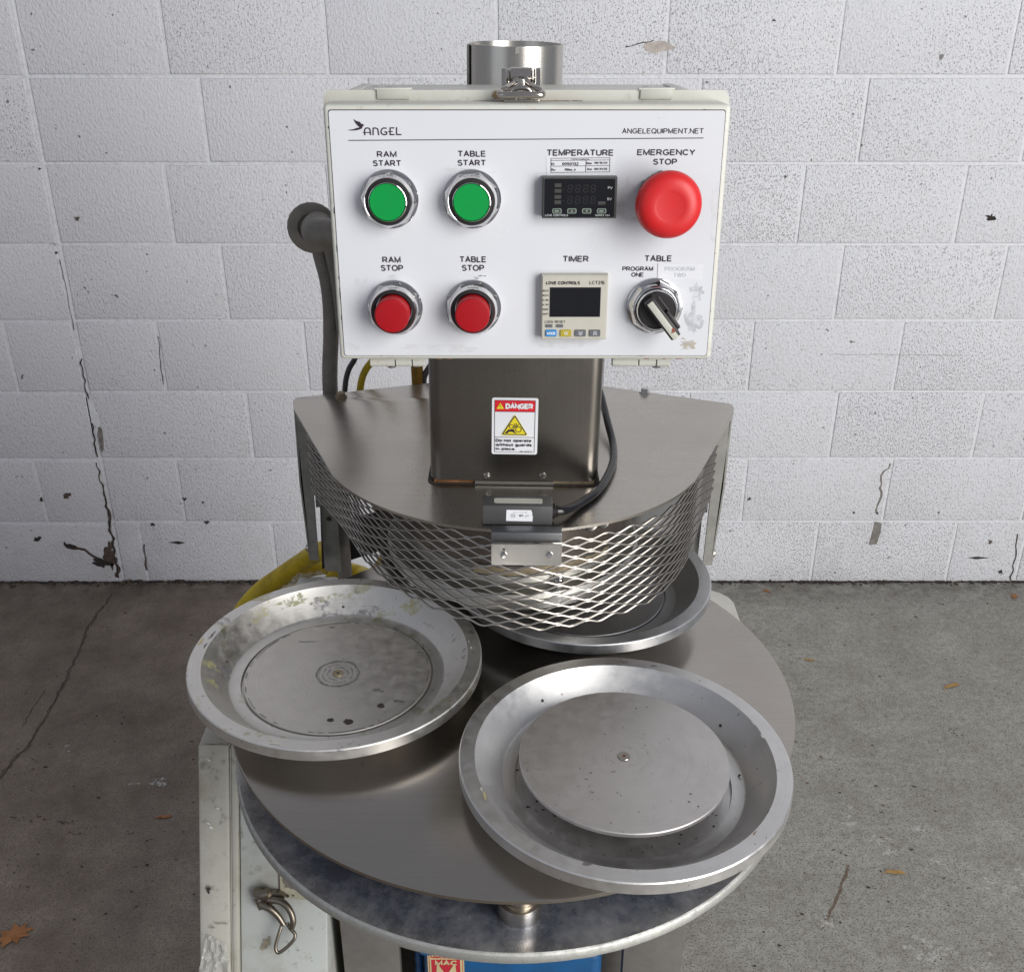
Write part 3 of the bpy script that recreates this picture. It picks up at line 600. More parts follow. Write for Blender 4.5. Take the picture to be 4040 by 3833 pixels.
# paint and pale nicks on the left pan's rim and wall
def rimdec(i, u, v, a, b, seed, m, name='chip', z_=None):
    q = lz(u, v, pz); ang = math.atan2(q.y-PC[i][1], q.x-PC[i][0])+math.pi/2
    part(name, PR(blob(q.x, q.y, a, b, seed, 18, .6, ang), pz+.0003, None), m, parent=pans[i], smooth=0)
for k, (i, u, v, a, b, m) in enumerate([(1, 410, 1225, .005, .0010, M_mark), (1, 397, 1245, .004, .0008, M_mark), (1, 388, 1238, .005, .0010, M_foam), (1, 530, 1435, .006, .0016, M_pale), (1, 520, 1428, .003, .0012, M_pale),
        (1, 905, 1238, .002, .0006, M_pale), (1, 910, 1250, .0015, .0008, M_pale), (0, 1204, 1277, .004, .0018, M_mark), (0, 1262, 1285, .003, .0014, M_mark), (0, 1455, 1396, .004, .0012, M_pale), (0, 1472, 1420, .003, .001, M_pale), (0, 930, 1525, .004, .001, M_pale), (0, 936, 1535, .005, .0014, M_foam),
        (0, 1133, 1667, .004, .0015, M_mark), (0, 1457, 1608, .002, .0005, M_rust)]): rimdec(i, u, v, a, b, k, m)
def walldec(i, u, v, a, b, seed, m, name):
    best = None
    for k in range(200):
        z_ = pz-.023+.0215*k/199; q = lz(u, v, z_); rr = math.hypot(q.x-PC[i][0], q.y-PC[i][1]); tr = .1068+(.1280-.1068)*k/199
        if best is None or abs(rr-tr) < best[0]: best = (abs(rr-tr), z_, q)
    q = best[2]; a0 = math.atan2(q.y-PC[i][1], q.x-PC[i][0]); bm = bmesh.new(); vs = []
    for (s_, t_) in blob(0, 0, a, b, seed, 24, .5):      # outline laid onto the cone
        zz = best[1]+t_*.70; rr = .1068+(.1280-.1068)*(zz-(pz-.023))/.0215-.0006; an = a0+s_/rr
        vs.append(bm.verts.new((PC[i][0]+rr*math.cos(an), PC[i][1]+rr*math.sin(an), zz)))
    bm.faces.new(vs); bmesh.ops.triangulate(bm, faces=bm.faces)
    part(name, bm, m, parent=pans[i], smooth=0)
M_ystain = smear('yellow_paint_smear', (.46, .44, .20), .40, .66, 110, .60); M_ygrn = smear('olive_smear', (.34, .35, .20), .45, .62); M_smud = smear('dark_smudge', (.16, .15, .18), .44, .64, 200, .60)
for k, (u, v, a, b, m, n_) in enumerate([(645, 1182, .014, .0035, M_smud, 'smudge'), (702, 1184, .015, .0045, M_smud, 'smudge'), (720, 1172, .010, .004, M_smud, 'smudge'), (618, 1166, .008, .006, M_smud, 'smudge'),
        (497, 1183, .011, .006, M_ystain, 'paint_smear'), (404, 1284, .006, .013, M_ystain, 'paint_smear'), (406, 1316, .006, .008, M_ystain, 'paint_smear'), (795, 1171, .010, .008, M_ystain, 'paint_smear'), (565, 1160, .016, .006, M_ygrn, 'paint_smear'), (640, 1152, .022, .004, M_ygrn, 'paint_smear'), (440, 1300, .010, .010, M_smud, 'smudge')]): walldec(1, u, v, a, b, k+3, m, n_)
M_brown = plain('brown_stained_steel', (.20, .17, .145), .38, .8, .25, 30, .1)
# ---- press head above the working station
hx, hy = 0.000, 1.033
head = part('press_head', L([(0, 1.0655), (.127, 1.0655), (.1385, 1.0735), (.1400, 1.0860), (.1370, 1.0900), (.1180, 1.0925), (.1170, 1.1010)], c=(hx, hy, 0), seg=128), M_pale_iron)
part('heater_plate', L([(.100, 1.095), (.100, 1.104), (.1260, 1.1045), (.1285, 1.1070), (.1285, 1.1180), (.1265, 1.1200), (.110, 1.1205)], c=(hx, hy, 0), seg=96), M_iron, parent=head)
part('head_casing', L([(.1300, 1.1215), (.1325, 1.1225), (.1325, 1.1785)], c=(hx, hy, 0), seg=96), M_brown, parent=head)
bm = bmesh.new(); rg = range(-108, -36, 3); va = []
for a in rg: va.append((bm.verts.new((hx+.1289*math.cos(R(a)), hy+.1289*math.sin(R(a)), 1.1080)), bm.verts.new((hx+.1289*math.cos(R(a)), hy+.1289*math.sin(R(a)), 1.1170+.0008*math.sin(a)))))
for p, q in zip(va, va[1:]): bm.faces.new((p[0], q[0], q[1], p[1]))
part('tan_gasket', bm, M_tan, parent=head)
for k, (u, v) in enumerate([(1078, 1108), (868, 1118)]):
    q = ly(u, v, .918 if k == 0 else .95); pts = []; zb = 1.091; r0 = .0050
    for s_ in range(46): a = s_*.55; pts.append((q.x+r0*math.cos(a), q.y+r0*math.sin(a), zb+.0003*s_))
    part('spring', TB(pts, .0010, 6, 1, False), M_chrome, parent=head)
# ---- frame behind and below the guard
part('crosshead', B(-.125, .125, 1.10, 1.22, 1.0, 1.176, .003), M_brown)
for u, v, rx in ((1165, 1024, .009), (1218, 1030, .008)):
    q = ly(u, v, .912); d = Vector((q.x-hx, q.y-hy, 0)).normalized()
    part('oil_hole', L([(0, 0), (.0050, 0), (.0075, .0012), (.0085, 0)], seg=24), M_iron, xf=MR @ Matrix.Translation((hx+d.x*.1328, hy+d.y*.1328, q.z)) @ d.to_track_quat('Z', 'Y').to_matrix().to_4x4(), parent=head)
for s_, u0 in ((-1, 0), (1, 0)):
    part('guide_post', B(s_*.150-.012, s_*.150+.012, 1.13, 1.16, .96, 1.177, .002), M_brown if s_ < 0 else plain('guide_grey', (.16, .155, .145), .4, .5))
pts = [ly(u, v, 1.262) for u, v in [(613, 850), (664, 850), (676, 1003), (724, 990), (727, 905), (760, 905), (760, 1056), (735, 1063), (622, 1098)]]
part('black_back_plate', PR([(p.x, p.z) for p in pts], 1.262, 1.266, 'XZ'), M_black)
part('side_plate', PR([(.108, .93), (.232, .93), (.232, 1.178), (.108, 1.178)], 1.192, 1.195, 'XZ'), plain('shaded_grey_sheet', (.24, .24, .245), .45, .4, .1, 20))
for s_ in (-1, 1):
    for x_, m_, nm in ((.262, M_bar, 'guard_bar'),):
        a = s_*x_; pts = [(a, 1.1790), (a+s_*.003, 1.176), (a+s_*.0045, 1.07), (a, .957), (a-s_*.010, .957), (a-s_*.010, 1.04), (a-s_*.009, 1.1795)]
        bar = part(nm, PR([(p[0], p[1]) for p in pts], 1.186, 1.190, 'XZ'), m_)
        part('flange', PR([(a+s_*.0045, 1.170), (a+s_*.0060, 1.170), (a+s_*.0066, 1.07), (a+s_*.0020, .957), (a, .957)], 1.186, 1.205, 'XZ'), m_, parent=bar)
    u0, u1 = ((604, 637), (620, 637)) if s_ < 0 else ((0, 0), (0, 0))
    b2 = part('support_bar', B(s_*.2375-.0105, s_*.2375+.0105, 1.203, 1.207, .93, 1.1785, .0006), M_bar)
    part('bolt_hole', L([(0, 0), (.0030, 0)], axis='Y', c=(s_*.2375, 1.2027, 1.0095), seg=18), M_groove, parent=b2, smooth=0)
    part('hole_rim', L([(.0030, .0), (.0036, .0006), (.0042, 0)], axis='Y', c=(s_*.2375, 1.2027, 1.0095), seg=18), M_tan, parent=b2)
    part('dark_slot', B(s_*.2505-.0022, s_*.2505+.0022, 1.204, 1.208, 1.06, 1.178), M_groove)
    part('guard_rail', B(s_*.2490-.003, s_*.2490+.003, 1.196, 1.2, 1.03, 1.115), M_bar)
    for z_ in (1.168, .968):
        part('rivet', lathe(bmesh.new(), [(0, .0042), (.0035, .0038), (.0060, .0020), (.0065, 0)], seg=20, xf=Matrix.Translation((s_*.2662, 1.2, z_)) @ Matrix.Rotation(s_*R(90), 4, 'Y')), M_steel)
# ---- guard cover
zl = 1.1823
def cover_outline(off=0, n=28, corner=True):
    Rr = .2125+off; cy_ = 1.0755; pts = []
    t0 = R(-28)
    ar = [R(-90)+(R(90)+t0)*k/n for k in range(-n, n+1)]
    arc = [(Rr*math.cos(a), cy_+Rr*math.sin(a)) for a in ar]
    return arc
arc = cover_outline()
cr = [(.262, 1.158), (.2668, 1.178), (.2672, 1.186), (.2650, 1.1915), (.2600, 1.1948), (.250, 1.1975)]
out = arc+cr+[(.110, 1.248), (-.110, 1.248)]+[(-x, y) for x, y in reversed(cr)]
part('guard_cover', PR(out, zl-.0028, zl, bev=.0005), M_lid, smooth=25)
part('cover_cutout', PR(rrect(-.0885, .0882, .9565, 1.14, .010), zl+.0004, None), M_groove, smooth=0)
for u, v, m_ in ((658, 762, M_tan), (1246, 754, M_chrome)):
    q = lz(u, v, zl+.003)
    part('cover_bolt', lathe(bmesh.new(), [(0, .0048), (.0042, .0048), (.0050, .0040), (.0050, 0), (.0072, 0), (.0072, -.0012)], seg=6, c=(q.x, q.y+.002, zl+.0012)), m_, smooth=20)
# ---- expanded metal guard
def gpath():
    P_ = [(-.252, 1.178), (-.239, 1.142), (-.205, 1.085), (-.178, 1.03), (-.159, .990), (-.127, .944), (-.0899, .908), (-.0623, .8876), (-.028, .871), (.001, .8658), (.0305, .8655), (.0616, .8735), (.0909, .8845),
          (.1377, .9154), (.1625, .945), (.182, .98), (.199, 1.02), (.212, 1.063), (.232, 1.12), (.251, 1.175)]
    return [Vector((p.x, p.y)) for p in smoothpath([(a, b, 0) for a, b in P_], 8)]
GP = gpath(); GL = [0]
for a, b in zip(GP, GP[1:]): GL.append(GL[-1]+(b-a).length)
def gat(s_):
    s_ = max(0, min(GL[-1]-1e-6, s_))
    import bisect
    i = bisect.bisect_right(GL, s_)-1; f = (s_-GL[i])/(GL[i+1]-GL[i]); p = GP[i].lerp(GP[i+1], f); d = (GP[i+1]-GP[i]).normalized()
    return p, Vector((d.y, -d.x))
LW, SW = .0305, .01135; zb = 1.0715; NW = 17
bm = bmesh.new(); half = GL[-1]/2
for k in range(NW+1):
    zc = zb+k*SW/2; ph = k % 2; pts = []
    n_ = int(half/(LW/2))
    for j in range(-n_, n_+1):
        up = (j+ph) % 2 == 0; sc_ = half+.006+j*LW/2; zz = zc+(SW/4-.0005 if up else -SW/4+.0005)
        if k == NW and up: zz -= 0
        for ds in (-.0029, .0029):
            s_ = sc_+ds
            if 0 <= s_ <= GL[-1]: pts.append((s_, zz, .0009 if up else -.0009))
    prev = None
    for s_, z_, o_ in pts:
        p, nn = gat(s_); p = p+nn*o_
        q = [bm.verts.new((p.x+nn.x*a+0, p.y+nn.y*a, z_+b)) for a, b in ((.0006, .00092), (.0012, -.00045), (-.0006, -.00092), (-.0012, .00045))]
        if prev:
            for i in range(4): bm.faces.new((prev[i], prev[(i+1) % 4], q[(i+1) % 4], q[i]))
        else: bm.faces.new(q)
        prev = q
    bm.faces.new(prev[::-1])
part('mesh_guard', bm, M_guard, smooth=30)
# ---- bracket on the mesh and interlock switch on the cover
yb = .8500
def lyb(u, v, y=yb): q = ly(u, v, y); return q.x, q.z
xa, zt_ = lyb(948, 1027); xb, z2 = lyb(1085, 1052); _, z3 = lyb(1085, 1089)
br = part('magnet_bracket', B(xa, xb, yb+.0035, yb+.018, z2, zt_-.002, .001), M_dkbrk)
part('clamp_plate', PR(rrect(xa+.0005, xb, z3, z2+.0015, .0015), yb-.0025, yb, 'XZ'), M_brk, parent=br)
for u, v in ((973, 1071), (1061, 1071)):
    x_, z_ = lyb(u, v, yb-.003); sc_ = part('screw', L([(0, .0030), (.0020, .0029), (.0031, .0018), (.0033, 0)], axis='Y', c=(x_, yb-.0025, z_), seg=20), M_chrome, parent=br)
x_, z_ = lyb(973, 1060, yb-.0025); part('pin_hole', L([(0, 0), (.0011, 0)], axis='Y', c=(x_, yb-.0027, z_), seg=10), M_groove, parent=br, smooth=0)
p0, p1 = lz(931, 1014, zl), lz(1066, 1014, zl)
sx0, sx1 = p0.x, p1.x; sy = min(p0.y, p1.y)+.001; sh = .0205; sd = .022
sw = part('interlock_switch', B(sx0, sx1, sy, sy+sd, zl+.0003, zl+sh, .0012), M_char)
part('slot_insert', PR(rrect(sx0+.011, sx1-.0095, sy+.006, sy+.0155, .002), zl+sh-.0004, zl+sh+.0004), M_pale, parent=sw)
st = part('rating_sticker', PR([(sx0+.0225, zl+.0048), (sx0+.0475, zl+.0045), (sx0+.0476, zl+.0105), (sx0+.0468, zl+.011), (sx0+.0472, zl+.013), (sx0+.046, zl+.0165), (sx0+.0228, zl+.0165)], sy-.0002, sy, 'XZ'), M_white, parent=sw)
bm = bmesh.new(); xm = (sx0+.035)
text(bm, 'UR', xm+.0015, zl+.0108, .0042, .0026, sy-.0004, .03, flip=True)
text(bm, 'SA', xm-.0060, zl+.0106, .0028, .0018, sy-.0004, flip=True)
for q in (.00225,):
    for k in range(24):
        a, b = R(15*k), R(15*k+15); prism(bm, [(xm-.006+q*math.cos(a), zl+.0106+q*math.sin(a)), (xm-.006+q*math.cos(b), zl+.0106+q*math.sin(b)), (xm-.006+(q-.0003)*math.cos(b), zl+.0106+(q-.0003)*math.sin(b)), (xm-.006+(q-.0003)*math.cos(a), zl+.0106+(q-.0003)*math.sin(a))], sy-.0004, None, 'XZ')
text(bm, 'E24170', xm+.0005, zl+.0141, .013, .0010, sy-.0004, flip=True)
text(bm, 'XX', xm+.0070, zl+.0105, .004, .0018, sy-.0004, rot=.4)
part('lettering', bm, M_mark, parent=sw, smooth=0)
cp = [(sx1+.001, sy+.011, zl+.010)]
for u, v, z_ in ((1092, 984, .0085), (1122, 970, .0055), (1152, 948, .005), (1172, 920, .005), (1184, 888, .005), (1183, 855, .006), (1174, 818, .014), (1166, 785, .022), (1158, 755, .03), (1150, 740, .03)):
    q = lz(u, v, zl+z_); cp.append((q.x, q.y, zl+z_))
part('switch_cable', TB(cp, .0042, 14, 8), M_blackgl)
part('cable_gland', lathe(bmesh.new(), [(.0075, 0), (.0075, .003), (.0055, .004), (.0055, .006)], seg=20, xf=Matrix.Translation((sx1-.0005, sy+.011, zl+.010)) @ Matrix.Rotation(R(90), 4, 'Y')), M_black)
# ---- column
yc = .9600; xc = .0858
bm = bmesh.new(); prism(bm, rrect(-xc, xc, yc, 1.13, .0125, 8), zl+.0045, 1.51)
col_ = part('column', bm, M_col, smooth=60)
x0, _ = ly(917, 934, yc).x, 0; x1 = ly(1068, 934, yc).x
part('foot_strip', B(x0, x1, yc-.0012, yc+.004, zl+.0006, zl+.0040), M_brk)
part('foot_grime', B(x1, xc-.004, yc+.002, yc+.006, zl+.0006, zl+.0044), M_tan)
part('foot_grime', B(-xc+.004, x0, yc+.002, yc+.006, zl+.0006, zl+.0040), M_rust)
for u, v in ((939, 918), (1047, 918)):
    q = ly(u, v, yc); sc_ = part('screw', L([(0, .0026), (.0022, .0024), (.0036, .0010), (.0038, 0)], axis='Y', c=(q.x, yc, q.z), seg=24), M_chrome)
    a = .6 if u < 1000 else -.9
    part('screw_slot', B(-.0033, .0033, -.0002, .0002, -.0004, .0004, xf=Matrix.Translation((q.x, yc-.0026, q.z)) @ Matrix.Rotation(a, 4, 'Y')), M_groove, parent=sc_)
part('chimney_tube', L([(.0435, 1.45), (.0435, 1.5925), (.0432, 1.5935), (.0418, 1.5935), (.0415, 1.5925), (.0415, 1.45)], c=(-.0045, 1.035, 0), seg=96), M_steel)
part('tube_seam', B(-.0492, -.0470, 1.026, 1.029, 1.45, 1.5930), M_brk)
part('tube_seam_gap', B(-.0470, -.0462, 1.0205, 1.026, 1.45, 1.5925), M_groove)
q = ly(998, 98, .992); bm = bmesh.new()
part('weld_nick', PR(blob(q.x, q.z, .0022, .0030, 3, 14, .5), .9900, .9935, 'XZ'), M_brk, smooth=0)
# ---- danger label
MRd = MR; y_ = yc
def lc(u, v, off=0): q = ly(u, v, y_-off); return q.x, q.z
dl0 = lc(950, 767); dl1 = lc(1036, 877)
x0, x1, z1, z0 = dl0[0], dl1[0]+.0004, dl0[1], dl1[1]; W_, H_ = x1-x0, z1-z0
dl = part('danger_label', PR(rrect(x0, x1, z0, z1, .0022), y_-.0004, y_, 'XZ'), M_white)
def dx(f): return x0+W_*f
def dzf(f): return z1-H_*f
def frame(bm, a, b, c, d, t, y):
    for (p, q, r_, s_) in ((a, b, d-t, d), (a, b, c, c+t), (a, a+t, c+t, d-t), (b-t, b, c+t, d-t)): prism(bm, [(p, r_), (q, r_), (q, s_), (p, s_)], y, None, 'XZ')
bm = bmesh.new(); ya = y_-.0007
frame(bm, dx(.055), dx(.94), dzf(.965), dzf(.040), .00045, ya)
prism(bm, [(dx(.055), dzf(.688)), (dx(.94), dzf(.688)), (dx(.94), dzf(.696)), (dx(.055), dzf(.696))], ya, None, 'XZ')
prism(bm, [(dx(.055), dzf(.236)), (dx(.94), dzf(.236)), (dx(.94), dzf(.244)), (dx(.055), dzf(.244))], ya, None, 'XZ')
yt = ya-.0006
def dtext(s, fx0, fx1, fy0, fy1, bold=.02): text(bm, s, dx((fx0+fx1)/2), dzf((fy0+fy1)/2), W_*(fx1-fx0), H_*(fy1-fy0), yt, bold)
dtext('Do not operate', .09, .87, .718, .785, .035); dtext('without guards', .09, .88, .795, .862, .035); dtext('in place.', .09, .53, .872, .935, .035); dtext('036  J6716-FF', .62, .89, .930, .950, .01)
part('lettering', bm, M_ink, parent=dl, smooth=0)
part('red_band', PR([(dx(.06), dzf(.045)), (dx(.935), dzf(.045)), (dx(.935), dzf(.236)), (dx(.06), dzf(.236))], ya+.0001, None, 'XZ'), M_rdp, parent=dl, smooth=0)
bm = bmesh.new(); text(bm, 'DANGER', dx(.59), dzf(.139), W_*.60, H_*.098, yt, .055); part('danger_word', bm, M_white, parent=dl, smooth=0)
def tri(cx, top, bot, hw, r_=.0008):
    P_ = [Vector((cx, top)), Vector((cx+hw, bot)), Vector((cx-hw, bot))]; out_ = []
    for i in range(3):
        p, a, b = P_[i], P_[i-1], P_[(i+1) % 3]
        for k in range(4):
            t = k/3; e1 = p+(a-p).normalized()*r_; e2 = p+(b-p).normalized()*r_
            out_.append(tuple(((1-t)**2*e1+2*t*(1-t)*p+t*t*e2)))
    return out_
cxm = dx(.495)
part('warning_halo', PR(tri(cxm, dzf(.272), dzf(.665), W_*.31, .003), ya, None, 'XZ'), M_ylwp, parent=dl, smooth=0)
part('warning_outline', PR(tri(cxm, dzf(.290), dzf(.650), W_*.285, .0025), ya-.0002, None, 'XZ'), M_ink, parent=dl, smooth=0)
part('warning_triangle', PR(tri(cxm, dzf(.325), dzf(.632), W_*.245, .001), ya-.0004, None, 'XZ'), M_ylw, parent=dl, smooth=0)
part('alert_triangle', PR(tri(dx(.18), dzf(.085), dzf(.193), W_*.083, .0006), ya-.0002, None, 'XZ'), M_ylw, parent=dl, smooth=0)
bm = bmesh.new(); text(bm, '!', dx(.18), dzf(.148), W_*.02, H_*.07, yt, .03)
def gear(cx, cz, r0, r1, n_):
    for k in range(n_*4):
        a, b = 2*math.pi*k/(n_*4), 2*math.pi*(k+1)/(n_*4); ro = r1 if k % 4 < 2 else r1*.86
        prism(bm, [(cx+r0*math.cos(a), cz+r0*math.sin(a)), (cx+ro*math.cos(a), cz+ro*math.sin(a)), (cx+ro*math.cos(b), cz+ro*math.sin(b)), (cx+r0*math.cos(b), cz+r0*math.sin(b))], yt, None, 'XZ')
gear(dx(.425), dzf(.497), W_*.037, W_*.056, 11); gear(dx(.580), dzf(.545), W_*.052, W_*.074, 14)
prism(bm, [(dx(.275), dzf(.620)), (dx(.36), dzf(.552)), (dx(.44), dzf(.545)), (dx(.485), dzf(.545)), (dx(.50), dzf(.585)), (dx(.54), dzf(.617)), (dx(.535), dzf(.625)), (dx(.44), dzf(.590)), (dx(.38), dzf(.590)), (dx(.34), dzf(.622))], yt, None, 'XZ')
for a, b, c, d in ((.485, .54, .500, .44), (.515, .51, .54, .435), (.53, .50, .585, .455)):
    P_, Q_ = Vector((dx(a), dzf(b))), Vector((dx(c), dzf(d))); n_ = (Q_-P_).normalized(); n_ = Vector((-n_.y, n_.x))*.00035
    prism(bm, [tuple(P_+n_), tuple(P_-n_), tuple(Q_-n_), tuple(Q_+n_)], yt, None, 'XZ')
part('gear_symbol', bm, M_ink, parent=dl, smooth=0)
# ================================================================== CONTROL BOX (leans very slightly)
YP = .7988
MB = Matrix.Translation((0, YP, 1.47)) @ Matrix.Rotation(-.040, 4, 'X') @ Matrix.Translation((0, -YP, -1.47)); MBi = MB.inverted()
def pb(u, v, off=0.):
    o = MBi @ OC; d = MBi.to_3x3() @ ray(u, v); q = o+d*((YP-off-o.y)/d.y); return q.x, q.z
def pbz(u, v, z):
    o = MBi @ OC; d = MBi.to_3x3() @ ray(u, v); return o+d*((z-o.z)/d.z)
def cpart(name, bm, m, parent=None, **k): return mk(name, bm, m, parent or cbox, xf=MB, **k)
tl, tr, bl_, br_ = pb(636, 214), pb(1403, 213), pb(664, 687), pb(1362, 685)
lx0 = (tl[0]+bl_[0])/2; lx1 = (tr[0]+br_[0])/2; lz1 = (tl[1]+tr[1])/2; lz0 = (bl_[1]+br_[1])/2
X0, X1, Z0, Z1 = lx0-.0042, lx1+.0042, lz0-.0036, lz1+.0042
ylid = YP+.0009; yb_ = YP+.034
cbox = mk('control_box', B(X0+.010, X1-.010, yb_+.012, .990, Z0+.006, Z1+.0035, .004, 3), M_boxpaint, press, xf=MB)
cbox['label'] = 'beige-white enamelled control box carrying the push buttons'
# flared rim of the box behind the lid
def ring(bm, o0, o1, y0, y1):
    A = rrect(*o0, .006); Bq = rrect(*o1, .006); a = [bm.verts.new((p[0], y0, p[1])) for p in A]; b = [bm.verts.new((p[0], y1, p[1])) for p in Bq]; n_ = len(a)
    for i in range(n_): bm.faces.new((a[i], a[(i+1) % n_], b[(i+1) % n_], b[i]))
    return a, b
bm = bmesh.new()
fo = (X0-.0045, X1+.0045, Z0-.002, Z1+.0078)
ring(bm, (X0+.012, X1-.012, Z0+.006, Z1-.003), fo, yb_, yb_); ring(bm, fo, fo, yb_, yb_+.0025); ring(bm, fo, (X0+.0105, X1-.0105, Z0+.006, Z1+.003), yb_+.0025, yb_+.013)
cpart('flared_rim', bm, M_boxpaint)
bm = bmesh.new(); prism(bm, rrect(X0, X1, Z0, Z1, .0035, 4), ylid, yb_-.0015, 'XZ')
es = [e for e in bm.edges if all(abs(v.co.y-ylid) < 1e-5 for v in e.verts)]; bmesh.ops.bevel(bm, geom=es, offset=.0028, segments=3, affect='EDGES', profile=.5)
lid = cpart('box_lid', bm, M_boxpaint)
cpart('lid_gasket', PR(rrect(X0+.002, X1-.002, Z0+.002, Z1-.001, .003), yb_-.0016, yb_, 'XZ'), M_groove)
face = cpart('face_plate', PR(rrect(lx0, lx1, lz0, lz1, .002), YP, YP+.0010, 'XZ'), M_face)
cpart('plate_shadow_gap', PR(rrect(lx0-.0005, lx1+.0005, lz0-.0005, lz1+.0006, .002), ylid-.0002, None, 'XZ'), M_ink, smooth=0)
def tx(bm, s, u, v, w_, h_, off=.0003, bold=.0, **k):
    a = pb(u-w_/2, v, off); b = pb(u+w_/2, v, off); c = pb(u, v-h_/2, off); d = pb(u, v+h_/2, off)
    text(bm, s, (a[0]+b[0])/2, (c[1]+d[1])/2, b[0]-a[0], c[1]-d[1], YP-off, bold, **k)
for s_, u, v, w_, h_, bo_ in [(a, b, c, d, 11.8, .018) for a, b, c, d in (('RAM', 746.8, 298, 38), ('START', 747.5, 315.4, 54.5), ('TABLE', 911, 297, 54.5), ('START', 911, 314.6, 54.5), ('RAM', 756, 501.6, 35.5), ('STOP', 757, 517.5, 43), ('TABLE', 913.2, 500.8, 52), ('STOP', 913.5, 517.3, 43),
        ('EMERGENCY', 1286.5, 294.2, 112), ('STOP', 1284.4, 312.4, 46), ('TIMER', 1111.6, 499.8, 50.5), ('TABLE', 1271, 499, 53))]+[('TEMPERATURE', 1120.3, 295, 129.5, 12.4, .018), ('PROGRAM', 1231.6, 518.8, 59.5, 8.6, .018), ('ONE', 1231, 530.3, 24, 8.4, .018), ('ANGELEQUIPMENT.NET', 1280.2, 253.3, 157.5, 10.8, 0)]:
    bm = bmesh.new(); tx(bm, s_, u, v, w_, h_, bold=bo_); cpart('lettering', bm, M_ink, smooth=0)
bm = bmesh.new(); a, b = pb(673, 271.2), pb(1358, 266.6); t_ = .00028
prism(bm, [(a[0], a[1]-t_), (b[0], b[1]-t_), (b[0], b[1]+t_), (a[0], a[1]+t_)], YP-.0003, None, 'XZ'); cpart('heading_rule', bm, M_ink, smooth=0)
# logo: a winged figure and rounded capitals
def lg(x, y): return pb(655.7+.08416*x, 210.4+.08416*y, .0003)
bm = bmesh.new()
for P_ in ([(315, 228), (355, 262), (400, 280), (460, 297), (488, 325), (503, 350), (525, 343), (548, 352), (554, 375), (545, 400), (520, 412), (518, 445), (498, 458), (430, 482), (370, 494), (290, 497), (190, 490), (215, 480), (330, 465), (380, 440), (440, 430), (458, 415), (430, 400), (400, 370), (360, 320), (338, 280)],): prism(bm, [lg(*p) for p in P_], YP-.0003, None, 'XZ')
def stroke(pts, w_=27, clo=False):
    V2 = [Vector(p) for p in pts]
    for i, (a, b) in enumerate(zip(V2, V2[1:])):
        d = (b-a).normalized(); n_ = Vector((-d.y, d.x))*w_/2; e = d*w_*.22
        prism(bm, [lg(*(a+n_-e)), lg(*(b+n_+e)), lg(*(b-n_+e)), lg(*(a-n_-e))], YP-.0003-.00001*i, None, 'XZ')
stroke([(582, 600), (572, 520), (580, 470), (605, 443), (645, 438), (685, 450), (702, 490), (708, 560), (715, 595)]); stroke([(545, 543), (700, 543)], 20)
stroke([(770, 600), (770, 442), (830, 440), (875, 460), (888, 520), (892, 570), (903, 598)])
stroke([(1078, 445), (1010, 438), (965, 470), (950, 520), (968, 570), (1010, 592), (1060, 590), (1082, 575), (1082, 530), (1035, 530)])
stroke([(1250, 438), (1160, 438), (1160, 590), (1255, 590)]); stroke([(1120, 520), (1215, 520)], 20)
stroke([(1308, 425), (1308, 590), (1412, 590)])
cpart('logo', bm, M_ink, smooth=0)
# faint wear on the plate
def pdec(name, cx, cy, ru, rv, seed, m, rough=.5, off=.0004, par=None, n=26):
    return cpart(name, PR([pb(*p, off) for p in blob(cx, cy, ru, rv, seed, n, rough)], YP-off, None, 'XZ'), m, par, smooth=0)
M_stain = smear('tan_glue_stain', (.50, .44, .34), .40, .60, 260, .75); M_rub = smear('rubbed_grey_patch', (.50, .515, .55), .40, .62, 150, .55, .4)
M_fgr = smear('faint_hand_grime', (.44, .40, .32), .44, .66, 60, .13)
for k, (u, v, a, b) in enumerate([(1206, 370, 16, 26), (776, 536, 26, 8), (1212, 430, 14, 10), (845, 672, 60, 8), (700, 560, 14, 30), (1085, 664, 50, 8), (1380, 420, 8, 60), (690, 668, 30, 8), (905, 330, 40, 6)]): pdec('hand_grime', u, v, a, b, k+20, M_fgr, .4, .00015)
pdec('glue_stain', 1327, 664, 17, 11, 3, M_stain, .6); pdec('rub_mark', 1340, 622, 12, 34, 5, M_rub, .6, .0003); pdec('rub_mark', 1346, 560, 10, 12, 6, M_rub, .6, .0003)
bm = bmesh.new(); rnd = random.Random(4)
for k in range(30):
    s_ = rnd.uniform(.3, 1.0); s_ *= .7; u, v = rnd.choice([(1326+rnd.gauss(0, 9), 664+rnd.gauss(0, 7)), (rnd.uniform(650, 1390), rnd.uniform(225, 680)), (1205+rnd.gauss(0, 8), 365+rnd.gauss(0, 12)), (922+rnd.gauss(0, 6), 535+rnd.gauss(0, 1.2))])
    prism(bm, [pb(*p, .0005) for p in blob(u, v, s_*rnd.uniform(.8, 2.2), s_*.7, k, 9, .5)], YP-.0005, None, 'XZ')
tag(cpart('specks', bm, M_mark, smooth=0), kind='stuff')
for u, v, w_, a in ((928, 532.2, 4, -.1), (936, 532.8, 3, .3), (921, 538, 3, 0)): pdec('pen_mark', u, v, w_, .6, int(u), M_ink, .4, .0006, n=12)
bm = bmesh.new()
for P_ in ([(1270.5, 509.6), (1356, 509.4), (1355.4, 540.2), (1269, 541)],): prism(bm, [pb(*p, .0003) for p in P_], YP-.0003, YP, 'XZ')
M_stk = plain('sticker_paper', (.69, .70, .73), .4, 0, .02, 50)
st = cpart('blank_sticker', bm, M_stk)
bm = bmesh.new()
